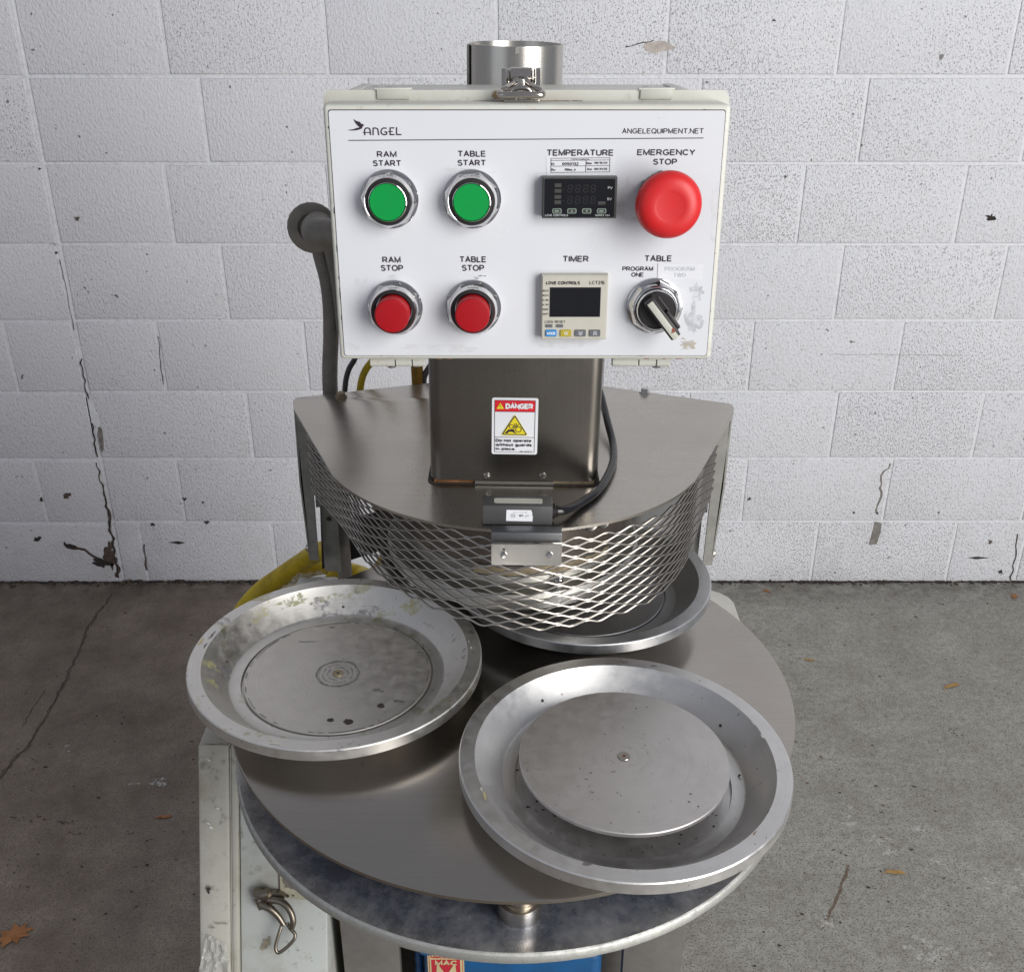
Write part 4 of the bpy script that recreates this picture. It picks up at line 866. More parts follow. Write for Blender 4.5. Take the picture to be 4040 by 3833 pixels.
tx(bm, 'PROGRAM', 1313, 519, 58, 8.4, .0006, .018); tx(bm, 'TWO', 1313, 531, 24, 8.2, .0006, .018)
cpart('faded_lettering', bm, plain('show_through_print', (.60, .62, .66), .4, 0, .04), parent=st, smooth=0)
cpart('sticker_edge', PR([pb(*p, .0002) for p in [(1269.8, 509), (1270.6, 509), (1269.2, 541.4), (1268.4, 541.4)]], YP-.0002, None, 'XZ'), M_mark, parent=st, smooth=0)
# edge wear and stains on the lid
for u, v, ru, m in ((1248, 688.5, 6, M_rust2), (1310, 688.5, 7, M_rust2), (1282, 688.7, 4, M_rust2), (848, 688.5, 6, M_rust), (868, 688.7, 5, M_rust)):
    x_, z_ = pb(u, v, -.004); cpart('enamel_chip', B(x_-ru*.00038, x_+ru*.00038, ylid+.0016, ylid+.009, Z0-.0003, Z0+.0008, .0003), m, lid)
for k in range(16):
    rnd = random.Random(k); x_ = X0 if k % 2 else lx0-.0004
    z_ = rnd.uniform(Z0+.01, Z1-.01)
    if k % 2: cpart('edge_nick', PR(blob(lx0-.0003, z_, .0005, rnd.uniform(.0008, .0045), k, 12, .5), ylid-.0006, None, 'XZ'), M_ink, lid, smooth=0)
    elif k < 10: cpart('edge_nick', PR(blob(rnd.uniform(lx0, lx1), rnd.choice([lz1+.0002, lz0-.0002]), rnd.uniform(.001, .004), .0004, k, 12, .5), ylid-.0006, None, 'XZ'), M_ink, lid, smooth=0)
# rust along the rim near the catch
bm = bmesh.new()
for k, (u, w_) in enumerate([(965, 16), (1052, 22), (985, 8), (1080, 20), (1110, 14), (935, 14)]):
    q = pbz(u, 190.5, Z1+.0003); prism(bm, blob(q.x, yb_-.002, w_*.0004, .0018, k, 16, .6), Z1+.0004, None)
cpart('rust_stain', bm, M_rust, parent=lid, smooth=0)
x_, z_ = pb(962, 183, -.034); cpart('rust_stain', PR(blob(x_, Z1+.0038, .0065, .0028, 4, 18, .5), yb_-.0006, None, 'XZ'), plain('light_rust_bloom', (.42, .30, .17), .8, 0, .25, 200), parent=lid, smooth=0)
# clamps and tops
for u0, u1 in ((716, 789), (1240, 1312)):
    q0, q1 = pbz(u0, 176, Z1+.0085), pbz(u1, 176, Z1+.0085)
    cl = cpart('rim_clip', B(q0.x, q1.x, yb_-.0020, yb_+.006, Z1+.0079, Z1+.0094, .0004), M_boxpaint); cpart('clip_tongue', B(q0.x+.0015, q1.x-.0015, yb_-.0018, yb_-.0004, Z1+.0015, Z1+.0080, .0003), M_pale, cl)
for s_ in (-1, 1):
    x_ = -.128 if s_ < 0 else .138
    cpart('corner_strap', B(x_-.0045, x_+.0045, yb_+.020, .985, Z1+.0034, Z1+.0044, .0004), M_boxpaint)
for u in (723, 750, 1247, 1288):
    q = pbz(u, 168, Z1+.0037); cpart('vent_slot', PR(blob(q.x, q.y+.004, .0035, .0010, int(u), 12, .3), Z1+.0037, None), M_grime, smooth=0)
# hinges under the box
for u0, u1, flip in ((716, 828, 0), (1181, 1298, 0)):
    q0, q1 = pb(u0, 697, -.020), pb(u1, 697, -.020); w_ = q1[0]-q0[0]; yh = YP+.022; zh = Z0-.0066
    hg = cpart('hinge', B(q0[0], q1[0], YP+.012, YP+.030, Z0-.0040, Z0+.001, .0012), M_boxpaint)
    for a, b in ((0, .43), (.44, .72), (.73, .95)):
        cpart('knuckle', lathe(bmesh.new(), [(0, 0), (.0040, 0), (.0044, .0004), (.0044, (b-a)*w_-.0008), (.0040, (b-a)*w_-.0004), (0, (b-a)*w_-.0004)], seg=24, xf=Matrix.Translation((q0[0]+a*w_, yh-.004, zh)) @ Matrix.Rotation(R(90), 4, 'Y')), M_boxpaint, hg)
    cpart('hinge_bolt', L([(0, -.012), (.0035, -.012), (.0042, -.0105), (.0042, -.006)], c=(q0[0]+w_*(.74 if u0 > 1000 else .36), yh-.003, Z0), seg=8), M_leg, hg)
    if u0 < 1000: cpart('hinge_bolt', L([(0, -.012), (.0035, -.012), (.0042, -.0105), (.0042, -.006)], c=(q0[0]+w_*.78, yh, Z0), seg=8), M_leg, hg)
M_catch = brushed('nickel_catch', (.56, .52, .48), .15, (200, 200, 200), spots=0, bs=.03, smudge=.3)
# toggle catch on top
xm, _ = pb(1006, 170, -.030); zt = Z1
catch = cpart('toggle_catch', B(xm-.0125, xm+.0135, yb_-.016, yb_-.0045, zt+.0002, zt+.0022, .0004), M_catch)
for dx_ in (-.0045, .0068): cpart('catch_screw', L([(0, .0032), (.0018, .0030), (.0030, .0014), (.0031, 0)], c=(xm+dx_, yb_-.010, zt+.0022), seg=18), M_catch, catch)
yk = yb_+.014; zk = zt+.017
for s_ in (-1, 1):
    cpart('catch_ear', PR([(yk-.010, zt+.004), (yk+.012, zt+.004), (yk+.010, zk+.003), (yk+.004, zk+.006), (yk-.004, zk+.0055), (yk-.009, zk-.001)], xm+s_*.0130-.0016, xm+s_*.0130+.0016, 'YZ'), M_catch, catch)
    cpart('catch_washer', lathe(bmesh.new(), [(0, 0), (.0052, 0), (.0052, .0016), (0, .0016)], seg=20, xf=Matrix.Translation((xm+s_*.0102-.0008, yk, zk)) @ Matrix.Rotation(R(90), 4, 'Y')), M_catch, catch)
cpart('catch_roller', lathe(bmesh.new(), [(0, 0), (.0050, 0), (.0062, .0012), (.0062, .0168), (.0050, .018), (0, .018)], seg=28, xf=Matrix.Translation((xm-.009, yk, zk)) @ Matrix.Rotation(R(90), 4, 'Y')), M_catch, catch)
cpart('catch_base', B(xm-.010, xm+.010, yk-.004, yk+.014, zt+.0036, zt+.014, .001), M_steel, catch)
yf = yb_-.006
cpart('catch_bail', TB([(xm-.0035, yk-.006, zk-.002), (xm-.006, yk-.010, zk-.005), (xm-.0115, yf-.002, zt+.0095), (xm-.0155, yf-.0075, zt+.0072), (xm-.0150, yf-.012, zt+.0055), (xm-.009, yf-.0135, zt+.0055), (xm, yf-.014, zt+.0057), (xm+.009, yf-.0135, zt+.0055), (xm+.0150, yf-.012, zt+.0055),
        (xm+.0155, yf-.0075, zt+.0072), (xm+.0115, yf-.002, zt+.0095), (xm+.006, yk-.010, zk-.005), (xm+.0035, yk-.006, zk-.002)], .0024, 14, 7), M_catch, catch)
cpart('catch_hook', TB([(xm-.008, yf-.009, zt+.006), (xm-.005, yf-.0095, zt+.0092), (xm, yf-.0098, zt+.0102), (xm+.005, yf-.0095, zt+.0092), (xm+.008, yf-.009, zt+.006)], .0019, 10, 6), M_catch, catch)
cpart('catch_lever', PR([(-.003+xm, zt+.008), (xm+.003, zt+.008), (xm+.0025, zk-.001), (xm-.0025, zk-.001)], yf-.004, yf-.001, 'XZ', bev=.0006), M_steel, catch)
# ---- push buttons
def ngon_nut(bm, x, z, r, h0, h1, n=8, rot=0):
    return lathe(bm, [(r*.93, h0), (r*1.01, h0+.0004), (r*1.01, h1+.0002), (r*.90, h1+.0030), (r*.6, h1+.0030)], axis='Y', c=(0, 0, 0), seg=n, xf=Matrix.Translation((x, YP, z)) @ Matrix.Rotation(rot, 4, 'Y'))
def button(u, v, red, label, rot):
    x, z = pb(u, v); c = (x, YP, z)
    e = cpart('push_button', L([(0, 0), (.0212, 0), (.0216, .0004), (.0216, .0016), (.0209, .0022), (.015, .0022)], axis='Y', c=c, seg=64), M_chrome, parent=press); e['label'] = label
    cpart('button_nut', ngon_nut(bmesh.new(), x, z, .0207, .0022, .0066, 8, rot), M_chrome, e, smooth=18)
    cpart('button_ring', L([(.0190, .0064), (.0190, .0090), (.0182, .0130), (.0173, .0145), (.0168, .0143), (.0168, .006)], axis='Y', c=c, seg=64), M_chrome, e)
    if red:
        cpart('button_collar', L([(.0170, .0138), (.0165, .0150), (.0146, .0152), (.0139, .0090)], axis='Y', c=c, seg=64), M_black, e)
        cpart('button_cap', L([(.0134, .004), (.0133, .0252), (.0130, .0262), (.0123, .0269), (.0117, .0270), (0, .0270)], axis='Y', c=c, seg=64), M_red, e, smooth=22)
    else:
        cpart('button_collar', L([(.0171, .0138), (.0167, .0148), (.0147, .0150), (.0142, .0150)], axis='Y', c=c, seg=64), M_black, e)
        cpart('bezel_ring', L([(.0144, .0150), (.0142, .0164), (.0138, .0166), (.01355, .0155)], axis='Y', c=c, seg=64), M_chrome, e)
        cpart('button_cap', L([(.01345, .006), (.01345, .0152), (.0131, .0156), (0, .0156)], axis='Y', c=c, seg=64), M_green, e, smooth=22)
button(752.6, 384.2, 0, 'green push button under RAM START', .1)
button(911.8, 384.2, 0, 'green push button under TABLE START', .3)
button(763, 593.2, 1, 'red push button under RAM STOP', .22)
button(914, 592.6, 1, 'red push button under TABLE STOP', .3)
# emergency stop
x, z = pb(1282, 385); c = (x, YP, z)
es_ = cpart('emergency_stop', L([(.0190, 0), (.0205, .0004), (.0205, .012), (.0190, .0135), (.012, .0135), (.012, .022)], axis='Y', c=c, seg=48), M_black, parent=press); es_['label'] = 'large red mushroom emergency stop button'
for a in (100, 140, 60, 180): cpart('collar_rib', B(x+.0202*math.cos(R(a))-.0012, x+.0202*math.cos(R(a))+.0012, YP-.012, YP-.001, z+.0202*math.sin(R(a))-.0012, z+.0202*math.sin(R(a))+.0012, .0003), M_char, es_)
cpart('mushroom_cap', L([(.012, .020), (.0215, .0205), (.0237, .0225), (.0243, .0250), (.0238, .0278), (.0222, .0308), (.0190, .0334), (.0150, .0345), (.0118, .0347), (.0106, .0345), (.0094, .0343), (0, .0342)], axis='Y', c=c, seg=96), M_stop, es_, smooth=60)
# selector switch
x, z = pb(1263.5, 590); c = (x, YP, z)
sel = cpart('selector_switch', L([(0, 0), (.0215, 0), (.0219, .0004), (.0219, .0016), (.0210, .0022), (.015, .0022)], axis='Y', c=c, seg=64), M_chrome, parent=press); sel['label'] = 'black and white rotary selector under TABLE'
cpart('selector_nut', ngon_nut(bmesh.new(), x, z, .0207, .0022, .0066, 8, .12), M_chrome, sel, smooth=18)
cpart('selector_ring', L([(.0188, .0064), (.0188, .0084), (.0172, .0108), (.0163, .0112), (.0157, .0100), (.0157, .0092), (.0152, .0150), (.0147, .0156), (.0141, .0150), (.0141, .006)], axis='Y', c=c, seg=64), M_chrome, sel)
cpart('selector_knob', L([(.0140, .006), (.0140, .0150), (.0132, .0157), (0, .0157)], axis='Y', c=c, seg=64), M_black, sel)
ang = R(-51.5)
ms = Matrix.Translation((x, YP, z)) @ Matrix.Rotation(-ang, 4, 'Y')
def sbox(*a, **k): bm_ = bmesh.new(); box(bm_, *a, **k); bmesh.ops.transform(bm_, matrix=ms, verts=bm_.verts); return bm_
cpart('selector_lever', sbox(-.0125, .0235, -.0265, -.0155, -.0042, .0042, .0010), M_black, sel)
cpart('pointer_stripe', sbox(-.0115, .0238, -.0274, -.0264, -.0027, .0022, .0002), M_pale, sel)
cpart('lever_wing', sbox(.004, .021, -.0200, -.0155, .0035, .0072, .0010), M_black, sel)
cpart('knob_slot', sbox(-.0085, .0055, -.0167, -.0156, .0068, .0078), M_char, sel)
cpart('pointer_stain', PR([(x+.0115+p[0], z-.0125+p[1]) for p in blob(0, 0, .0016, .0022, 3, 14, .6)], YP-.0276, None, 'XZ'), M_rust2, sel, smooth=0)
# ---- temperature controller
def prect(u0, v0, u1, v1, off): a = pb(u0, v0, off); b = pb(u1, v1, off); return a[0], b[0], b[1], a[1]
o1 = .0105; a, b, c_, d = prect(1047.4, 342.5, 1189.4, 421.8, o1)
bm = bmesh.new(); box(bm, a, b, YP-o1, YP, c_, d)
es2 = [e for e in bm.edges if all(v.co.y < YP-o1+1e-4 for v in e.verts)]; bmesh.ops.bevel(bm, geom=es2, offset=.0009, segments=3, affect='EDGES')
tc_ = cpart('temperature_controller', bm, M_char, parent=press); tc_['label'] = 'black digital temperature controller with blank readout'
W_, H_ = b-a, d-c_
def q2(fx, fy): return a+W_*fx, d-H_*fy
def pr2(bm, fx0, fy0, fx1, fy1, y, y2=None, r=None):
    p, q = q2(fx0, fy0), q2(fx1, fy1)
    prism(bm, rrect(p[0], q[0], q[1], p[1], r) if r else [(p[0], q[1]), (q[0], q[1]), (q[0], p[1]), (p[0], p[1])], y, y2, 'XZ')
bm = bmesh.new(); pr2(bm, .03, .035, .97, .965, YP-o1-.0003, YP-o1, .0008); cpart('display_window', bm, M_blackgl, tc_)
yq = YP-o1-.00045; bm = bmesh.new()
def seg8(cx, cz, w_, h_, y):
    t = w_*.13; sl = w_*.18
    for (x0_, z0_, x1_, z1_) in ((-.36, .5, .36, .5), (-.36, 0, .36, 0), (-.36, -.5, .36, -.5), (-.5, .44, -.5, .06), (.5, .44, .5, .06), (-.5, -.06, -.5, -.44), (.5, -.06, .5, -.44)):
        A_ = Vector((cx+x0_*w_+z0_*sl, cz+z0_*h_)); B_ = Vector((cx+x1_*w_+z1_*sl, cz+z1_*h_)); dd = (B_-A_).normalized(); n_ = Vector((-dd.y, dd.x))*t*.5
        prism(bm, [tuple(A_+n_), tuple(B_+n_), tuple(B_-n_), tuple(A_-n_)], y, None, 'XZ')
for fy in (.27, .545):
    for fx in (.37, .475, .58, .68): p = q2(fx, fy); seg8(p[0], p[1], W_*.055, H_*.17, yq)
    p = q2(.285, fy+.02); prism(bm, [(p[0]-.0012, p[1]-.0001), (p[0]+.0012, p[1]-.0001), (p[0]+.0012, p[1]+.0001), (p[0]-.0012, p[1]+.0001)], yq, None, 'XZ')
cpart('readout_digit', bm, plain('unlit_segments', (.030, .030, .029), .4), tc_, smooth=0)
bm = bmesh.new()
for fy in (.19, .325, .47, .60): pr2(bm, .165, fy-.045, .253, fy+.045, yq)
pr2(bm, .75, .58, .85, .66, yq)
cpart('status_lamp', bm, plain('unlit_lamp', (.055, .055, .05), .4), tc_, smooth=0)
bm = bmesh.new(); y3 = YP-o1-.0005
for s_, fx, fy, fw, fh in (('PV', .905, .25, .062, .065), ('SV', .90, .52, .062, .065), ('LOVE CONTROLS', .195, .918, .31, .052), ('SERIES 32A', .815, .92, .20, .042)):
    p = q2(fx, fy); text(bm, s_, p[0], p[1], W_*fw, H_*fh, y3, .015)
cpart('lettering', bm, M_print, tc_, smooth=0)
for k, fx in enumerate((.20, .40, .60, .80)):
    bm = bmesh.new(); pr2(bm, fx-.063, .75, fx+.063, .875, YP-o1-.0009, YP-o1, .0012); ky = cpart('key', bm, M_keyrim, tc_)
    bm = bmesh.new(); pr2(bm, fx-.050, .768, fx+.050, .857, YP-o1-.0010, None, .0009); cpart('key_face', bm, plain('key_dark', (.05, .045, .045), .4), ky, smooth=0)
    bm = bmesh.new(); p = q2(fx, .812)
    if k in (1, 2):
        s_ = 1 if k == 1 else -1; prism(bm, [(p[0]-.0010, p[1]-s_*.0008), (p[0]+.0010, p[1]-s_*.0008), (p[0], p[1]+s_*.0010)], YP-o1-.0012, None, 'XZ')
    else: prism(bm, rrect(p[0]-.0018, p[0]+.0014, p[1]-.0007, p[1]+.0007, .0003), YP-o1-.0012, None, 'XZ')
    cpart('key_symbol', bm, M_keyrim, ky, smooth=0)
# calibration sticker above it
def cs_(x, y): return 1027.6+.099*x, 283.8+.099*y
bm = bmesh.new(); P_ = [pb(*cs_(x_, y_2), .0002) for x_, y_2 in ((270, 175), (1615, 165), (1612, 560), (285, 560))]; prism(bm, P_, YP-.0002, YP, 'XZ'); cal = cpart('calibration_sticker', bm, M_stk)
bm = bmesh.new()
def sline(x0_, y0_, x1_, y1_, w_=9):
    A_ = Vector(cs_(x0_, y0_)); B_ = Vector(cs_(x1_, y1_)); dd = (B_-A_).normalized(); n_ = Vector((-dd.y, dd.x))*.099*w_/2
    prism(bm, [pb(*q_, .0004) for q_ in (A_+n_, B_+n_, B_-n_, A_-n_)], YP-.0004, None, 'XZ')
for L_ in ((365, 225, 1520, 210), (365, 265, 1515, 255), (365, 378, 1510, 362), (365, 500, 1505, 487), (367, 222, 362, 502), (1517, 207, 1505, 490), (1052, 262, 1040, 492)): sline(*L_)
def stx(s, x0_, x1_, yc_, h_, bold=.02): u0, v0 = cs_(x0_, yc_); u1, _ = cs_(x1_, yc_); tx(bm, s, (u0+u1)/2, v0, u1-u0, h_*.099, .0005, bold)
stx('CUSTOM CALIBRATION', 770, 1115, 243, 24, 0); stx('ID:', 372, 440, 332, 48); stx('0050132', 585, 905, 330, 58); stx('Date:', 1058, 1170, 318, 44); stx('08/16/24', 1213, 1470, 310, 44); stx('By:', 375, 455, 448, 56); stx('RBlas Jr', 637, 855, 443, 46); stx('Due:', 1072, 1170, 432, 44); stx('08/31/25', 1210, 1463, 430, 44)
cpart('lettering', bm, M_ink, cal, smooth=0)
# ---- timer
o2 = .0085; a, b, c_, d = prect(1046.4, 531.5, 1170.2, 655.4, o2)
bm = bmesh.new(); box(bm, a, b, YP-o2, YP, c_, d)
es2 = [e for e in bm.edges if all(v.co.y < YP-o2+1e-4 for v in e.verts)]; bmesh.ops.bevel(bm, geom=es2, offset=.0007, segments=3, affect='EDGES')
tm = cpart('timer_unit', bm, plain('beige_timer_plastic', (.52, .50, .43), .5, 0, .06, 40), parent=press); tm['label'] = 'beige square timer with dark screen and coloured keys'
W_, H_ = b-a, d-c_
def f4(x_, y_2): return (x_-193)/557., (y_2-408)/557.
bm = bmesh.new(); pr2(bm, *f4(262, 510), *f4(690, 764), YP-o2-.0004, YP-o2); cpart('screen', bm, M_blackgl, tm)
bm = bmesh.new(); y3 = YP-o2-.0003
def t4(s, x0_, x1_, y0_, y1_, bold=.02):
    p, q = f4(x0_, y0_), f4(x1_, y1_); c1 = q2((p[0]+q[0])/2, (p[1]+q[1])/2); text(bm, s, c1[0], c1[1], W_*(q[0]-p[0]), H_*(q[1]-p[1]), y3, bold)
t4('LOVE CONTROLS', 228, 513, 458, 486, .03); t4('LCT216', 593, 720, 455, 484, 0)
for k, s_ in enumerate(('RST2', 'RST1', 'K / P2', 'K / P1', 'OUT2', 'OUT1')): t4(s_, 202, 251, 531+40*k, 548+40*k, .01)
t4('LOCK', 222, 295, 797, 818, 0); t4('RESET', 308, 397, 797, 818, 0)
cpart('lettering', bm, M_ink, tm, smooth=0)
for x_, m_, s_ in ((232, M_blue, 'MODE'), (357, M_gold, '<'), (482, M_gkey, 'v'), (606, M_gkey, '^')):
    bm = bmesh.new(); pr2(bm, *f4(x_, 877), *f4(x_+91, 934), YP-o2-.0011, YP-o2, .0006); ky = cpart('key', bm, m_, tm); bm = bmesh.new()
    cxx, cyy = f4(x_+46, 906); cc = q2(cxx, cyy)
    if s_ == 'MODE': text(bm, s_, cc[0], cc[1], W_*.135, H_*.045, YP-o2-.0013, .02)
    else:
        for dd in (-.0008, .0008):
            for sg in (-1, 1):
                if s_ == '<': A_, B_ = Vector((cc[0]+dd-.0007, cc[1])), Vector((cc[0]+dd+.0010, cc[1]+sg*.0013))
                elif s_ == 'v': A_, B_ = Vector((cc[0], cc[1]+dd-.0007)), Vector((cc[0]+sg*.0015, cc[1]+dd+.0006))
                else: A_, B_ = Vector((cc[0], cc[1]+dd+.0007)), Vector((cc[0]+sg*.0015, cc[1]+dd-.0006))
                t = (B_-A_).normalized(); n_ = Vector((-t.y, t.x))*.00022; prism(bm, [tuple(A_+n_), tuple(B_+n_), tuple(B_-n_), tuple(A_-n_)], YP-o2-.0013, None, 'XZ')
    cpart('key_symbol', bm, M_white, ky, smooth=0)
for x_ in (237, 328):
    bm = bmesh.new(); pr2(bm, *f4(x_, 830), *f4(x_+50, 856), YP-o2-.0006, YP-o2); cpart('slide_switch', bm, M_gkey, tm)
    bm = bmesh.new(); pr2(bm, *f4(x_-12, 828), *f4(x_-8, 858), YP-o2-.0002); cpart('switch_mark', bm, M_ink, tm, smooth=0)
# ================================================================== PIPES, CABINET, LEGS, MOTOR
c0 = ony(604, 439, 1.15)
cd = mk('conduit_elbow', L([(0, 0), (.0268, 0), (.0276, .0008), (.0276, .0035), (.0262, .0045), (.016, .0045)], axis='Y', c=c0, seg=22), M_grayp, press); cd['label'] = 'grey round flange with elbow behind the box'
e0 = ony(614, 436, 1.14)
mk('elbow_pipe', TB([(e0.x, 1.150, e0.z), (e0.x, 1.128, e0.z), (e0.x+.006, 1.106, e0.z), (e0.x+.026, 1.095, e0.z+.001), (e0.x+.06, 1.094, e0.z+.002), (e0.x+.12, 1.094, e0.z+.003)], .0155, 24, 8), M_grayp, cd)
yy = 1.235
def cy3(u, v, y=yy): p = ony(u, v, y); return (p.x, p.y, p.z)
tp = ony(638, 760, yy)
ridge = smoothpath([cy3(612, 452), cy3(619, 490), cy3(632, 540), cy3(638, 590), cy3(639, 650), (tp.x, yy, tp.z), (tp.x, yy, 1.0), (tp.x, yy, .90)], 34)
mk('flexible_conduit', tube(bmesh.new(), ridge, .0098, 20, 1, False, ridges=.955), M_grayp, press)
mk('flexible_conduit', tube(bmesh.new(), smoothpath([cy3(636, 470, 1.225), cy3(646, 510, 1.225), cy3(655, 560, 1.225), cy3(664, 640, 1.225)], 20), .0090, 16, 1, False, ridges=.96), M_grayp, press)
mk('black_cord', TB([cy3(700, 640, 1.275), cy3(686, 690, 1.275), cy3(674, 712, 1.275), cy3(667, 740, 1.275), cy3(664, 790, 1.275)], .0036, 10, 8), M_char, press)
mk('yellow_cord', TB([cy3(745, 650, 1.275), cy3(722, 692, 1.275), cy3(706, 714, 1.275), cy3(697, 740, 1.275), cy3(692, 790, 1.275)], .0046, 10, 8), M_hose, press)
a = ony(805, 722, 1.285); mk('stained_cable', TB([(a.x, 1.285, 1.42), (a.x, 1.285, 1.25), (a.x+.001, 1.285, 1.10)], .0078, 14, 6), M_hose2, press)
mk('cable_loop', TB([cy3(835, 700, 1.285), cy3(821, 722, 1.285), cy3(818, 742, 1.285), cy3(824, 775, 1.285)], .004, 10, 8), M_char, press)
# electrical cabinet hung on the left, its face leaning towards the viewer
SL = .4537
def fy(z, off=0): return .86-SL*(.9306-z)-off
def cabp(name, x0, x1, off, zb_, m, parent=None, ztop=.9306, back=1.08, bev=.003, **k):
    pts = [(fy(ztop, off), ztop), (fy(zb_, off), zb_), (back, zb_), (back, ztop)]
    return mk(name, prism(bmesh.new(), pts, x0, x1, 'YZ', bev=bev), m, parent or press, **k)
cab = cabp('side_cabinet', -.285, -.193, 0, .34, M_cab); cab['label'] = 'grubby white cabinet under the left pan'
cabp('cabinet_lid', -.327, -.2935, .006, .34, M_cabl, cab, ztop=.9326, bev=.005)
cabp('lid_seam', -.2935, -.2925, .003, .34, M_cabl, cab, bev=0, ztop=.928)
cabp('lid_lip', -.2925, -.2855, .004, .34, M_cabl, cab, ztop=.9316, bev=.002)
nrm = Vector((0, -1, SL)).normalized()          # outward from the leaning face
def pc(u, v, off=0):
    d = ray(u, v); p0 = Vector((0, .86, .9306))+nrm*off; return OC+d*((p0-OC).dot(nrm)/d.dot(nrm))
def cdec(name, pts, m, off=.0006, **k):
    bm_ = bmesh.new(); bm_.faces.new([bm_.verts.new(pc(u, v, off)) for u, v in pts]); return mk(name, bm_, m, cab, smooth=0, **k)
bp = [(539.5, 1678), (600, 1700), (604, 1738), (541, 1731)]
cdec('mounting_plate', bp, plain('stained_cream_plate', (.42, .40, .30), .5, 0, .2, 60), .0012)
cdec('plate_joint', [(537.5, 1672), (539.5, 1672), (541.5, 1732), (539.5, 1732)], M_grime, .0014)
cdec('bolt_hole', blob(572, 1708, 9, 9, 3, 18, .15), M_dark, .0020); cdec('oil_smudge', blob(566, 1703, 17, 16, 5, 22, .3), plain('oil_smudge', (.17, .155, .12), .5), .0016)
cdec('bolt_hole', blob(555, 1728.5, 3, 3, 6, 14, .2), M_dark, .0018); cdec('bolt_hole', blob(566, 1728, 1.6, 1.6, 6, 14, .2), M_dark, .0018)
M_cst = plain('cabinet_stain', (.30, .27, .20), .6, 0, .3, 120)
cdec('stain', blob(512, 1824, 7, 12, 7, 20, .5, .3), M_cst, .0008); cdec('stain', blob(403, 1717, 3, 5, 2, 14, .5), M_dark, .0075)
for k, (u, v, a, b) in enumerate([(430, 1436, 22, 1.6), (400, 1436, 10, 1.2), (458, 1437, 7, 4), (425, 1782, 16, 1.2), (408, 1790, 8, 1)]): cdec('rust_trace', blob(u, v, a, b, k, 18, .7), M_rust if k == 2 else M_cst, .0078)
for k, (u, v) in enumerate([(403, 1467), (402, 1589), (408, 1597), (420, 1560)]): cdec('scratch', blob(u, v, 3.5, 1, k, 12, .5, .6), M_white, .0078)
# its catch: bracket, curved strap and wire bail hanging open
M_ocat = brushed('tarnished_catch', (.27, .24, .20), .34, (200, 200, 200), spots=.3, smudge=.7)
ct = mk('cabinet_catch', TB([pc(496, 1722, .004), pc(507, 1727, .010), pc(521, 1723, .012)], .006, 10, 6), M_ocat, cab)
bm = bmesh.new(); A_ = [pc(u, v, .003) for u, v in ((495, 1722), (500, 1715), (540, 1717), (553, 1724), (548, 1735), (520, 1740), (500, 1734))]; B_ = [p+nrm*.008 for p in A_]; n_ = len(A_)
va = [bm.verts.new(p) for p in A_]; vb = [bm.verts.new(p) for p in B_]; bm.faces.new(va); bm.faces.new(vb[::-1])
for i in range(n_): bm.faces.new((va[i], vb[i], vb[(i+1) % n_], va[(i+1) % n_]))
mk('catch_plate', bm, M_ocat, ct)
mk('catch_strap', TB([pc(520, 1735, .012), pc(545, 1741, .016), pc(560, 1757, .018), pc(566, 1776, .018), pc(563, 1790, .016)], lambda t: .0038-.0006*t, 10, 8), M_ocat, ct)
mk('catch_strap', TB([pc(503, 1744, .010), pc(520, 1752, .012), pc(536, 1766, .012), pc(548, 1784, .012)], lambda t: .0048-.0018*t, 10, 8), M_ocat, ct)
mk('catch_pin', TB([pc(499, 1733, .008), pc(507, 1752, .008)], .0045, 10, 2), M_ocat, ct)
mk('catch_bail', TB([pc(545, 1781, .012), pc(539, 1800, .014), pc(532, 1826, .015), pc(537, 1838, .015), pc(552, 1829, .015), pc(568, 1812, .015), pc(569, 1801, .014), pc(560, 1791, .013), pc(554, 1780, .012)], .0019, 10, 6), M_ocat, ct)
# crinkled film taped round the cabinet foot and its back corner
def film(name, corners, seed, nx=26, ny=22, amp=.012, par=None):
    bm_ = bmesh.new(); g = []
    for j in range(ny+1):
        row = []
        for i in range(nx+1):
            s_, t_ = i/nx, j/ny; p = corners[0].lerp(corners[1], s_).lerp(corners[3].lerp(corners[2], s_), t_)
            q = noise.noise(Vector((s_*5+seed, t_*5, seed)))+.5*abs(noise.noise(Vector((s_*13+seed, t_*11, seed))))
            row.append(bm_.verts.new(p+Vector((.3, -1, .4)).normalized()*amp*q))
        g.append(row)
    for j in range(ny):
        for i in range(nx): bm_.faces.new((g[j][i], g[j][i+1], g[j+1][i+1], g[j+1][i]))
    return mk(name, bm_, M_film, cab, smooth=12)
film('plastic_wrap', [pc(399, 1800, .008), pc(436, 1822, .008), pc(452, 1900, .009), pc(378, 1900, .014)], 3, 30, 30, .008)
jb = mk('junction_box', B(ony(566, 1112, 1.3).x, ony(648, 1112, 1.3).x, 1.22, 1.33, .80, ony(600, 1106, 1.3).z-.022, .006), M_cab, press)
film('plastic_wrap', [ony(556, 1128, 1.335), ony(572, 1107, 1.34), ony(622, 1101, 1.34), ony(640, 1125, 1.32)], 8, 20, 12, .02)
film('plastic_wrap', [ony(548, 1130, 1.30), ony(640, 1112, 1.30), ony(640, 1150, 1.21), ony(530, 1150, 1.21)], 11, 20, 12, .02)
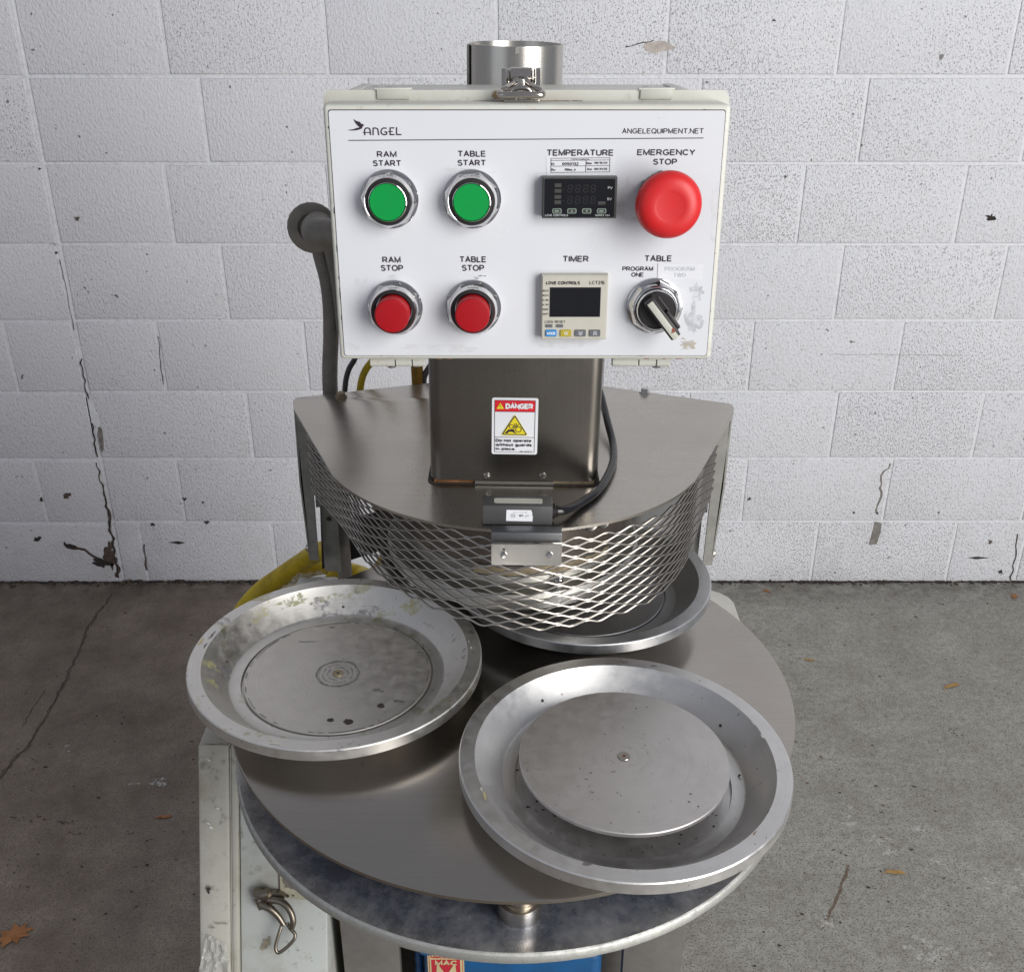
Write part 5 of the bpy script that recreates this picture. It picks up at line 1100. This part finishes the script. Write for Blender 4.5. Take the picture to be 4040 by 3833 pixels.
# machine base with rounded corner showing at the right
bo = [(-.20, .93), (.2945, .93)]+[(.2945, 1.10), (.2945, 1.178), (.290, 1.192), (.280, 1.203), (.266, 1.212), (.24, 1.217)]+[(-.24, 1.217), (-.27, 1.19)]
mk('base_deck', PR([(x_ if x_ < .296 else .2945, y_2) for x_, y_2 in bo], .894, .900), M_base, press)
mk('base_housing', B(-.19, .20, .92, 1.20, .02, .894, .004), M_leg, press)
lg_ = []
for s_ in (-1, 1):
    a = ony(655, 1775, .785) if s_ < 0 else ony(1205, 1820, .785); b = ony(768, 1800, .785) if s_ < 0 else ony(1322, 1800, .785)
    bm = bmesh.new()
    prism(bm, [(a.x, .93), (b.x, .93), (b.x-s_*.0, 0), (a.x-s_*.0, 0)], .785, .80, 'XZ', bev=.0012)
    lgp = mk('leg', bm, M_leg, press)
    mk('leg_flange', B((a.x if s_ < 0 else b.x-.004), (a.x+.004 if s_ < 0 else b.x), .80, .86, 0, .93, .001), M_leg, lgp)
# drive motor with its label
a = ony(808, 1832, .772); b = ony(1165, 1832, .772); zm = a.z+.004
mo = mk('drive_motor', B(a.x+.004, b.x, .772, .90, .45, zm-.010, .012, 4), M_motor, press)
mk('motor_cap', B(a.x, b.x+.002, .768, .90, zm-.012, zm+.02, .006, 3), M_motor, mo)
mk('rubber_gaiter', TB([(a.x-.0035, .80, zm-.004), (a.x-.0035, .80, .60)], .004, 10, 14, True, 1.25), M_motor, mo)
def lm(u, v, off=.0): p = ony(u, v, .7715-off); return p.x, p.z
def mrect(u0, v0, u1, v1, off): p, q = lm(u0, v0, off), lm(u1, v1, off); return [(p[0], q[1]), (q[0], q[1]), (q[0], p[1]), (p[0], p[1])]
# plate: photo crop coordinates -> frame
def m5(x_, y_2): return 783+.09904*x_, 1786.2+.09904*y_2
ml = mk('motor_label', PR(mrect(*m5(425, 530), *m5(1165, 1500), 0), .7700, .7715, 'XZ'), M_foam, mo)
lb = bmesh.new(); yy2 = .7697
def mfr(x0_, y0_, x1_, y1_, m_, off, name):
    mk(name, PR(mrect(*m5(x0_, y0_), *m5(x1_, y1_), .0015+off), yy2-off, None, 'XZ'), m_, ml, smooth=0)
mfr(450, 550, 1140, 1480, M_crimson, 0, 'label_border'); mfr(462, 560, 1128, 1470, M_foam, .0002, 'label_field'); mfr(500, 655, 1085, 1400, M_crimson, .0004, 'label_panel')
def mtx(bm_, s, x0_, x1_, y0_, y1_, bold=.05, off=.0022):
    p, q = lm(*m5(x0_, y0_), off), lm(*m5(x1_, y1_), off); text(bm_, s, (p[0]+q[0])/2, (p[1]+q[1])/2, q[0]-p[0], p[1]-q[1], .7711-off, bold)
bm = bmesh.new(); mtx(bm, 'MacMILLIN', 490, 1085, 578, 632, .03); mk('lettering', bm, M_crimson, ml, smooth=0)
bm = bmesh.new(); mtx(bm, 'MAC', 570, 1010, 668, 765, .04); mtx(bm, 'M', 575, 1020, 790, 1150, .06); mk('lettering', bm, M_foam, ml, smooth=0)
# yellow strap/hose behind the cabinet edge, lower left
mk('yellow_strap', PR([(ony(u, v, .83).x, ony(u, v, .83).z) for u, v in ((618, 1735), (658, 1742), (656, 1890), (632, 1890))], .83, .836, 'XZ'), plain('mustard_strap', (.34, .22, .012), .5, 0, .25, 30), press)
# thick yellow hose looping behind
hz = root('yellow_hose', tuple(ony(480, 1160, 1.42)), 'thick yellow rubber hose looping behind the left pan and guard bar', 'hose')
def hp(u, v, y): return tuple(ony(u, v, y))
mk('hose_run', TB([hp(448, 1240, 1.36), hp(466, 1185, 1.38), hp(500, 1143, 1.40), hp(545, 1110, 1.40), hp(585, 1083, 1.38), hp(612, 1066, 1.34), hp(640, 1060, 1.30)], .0145, 18, 8), M_hose, hz)
mk('hose_run', TB([hp(520, 1150, 1.43), hp(560, 1118, 1.43), hp(600, 1097, 1.43), hp(650, 1094, 1.42), hp(690, 1108, 1.40), hp(720, 1112, 1.36), hp(745, 1085, 1.34), hp(752, 1060, 1.32)], .0130, 18, 8), M_hose, hz)
mk('hose_run', TB([hp(640, 1120, 1.40), hp(655, 1104, 1.40), hp(680, 1102, 1.40), hp(712, 1112, 1.40)], .0120, 16, 8), M_hose, hz)
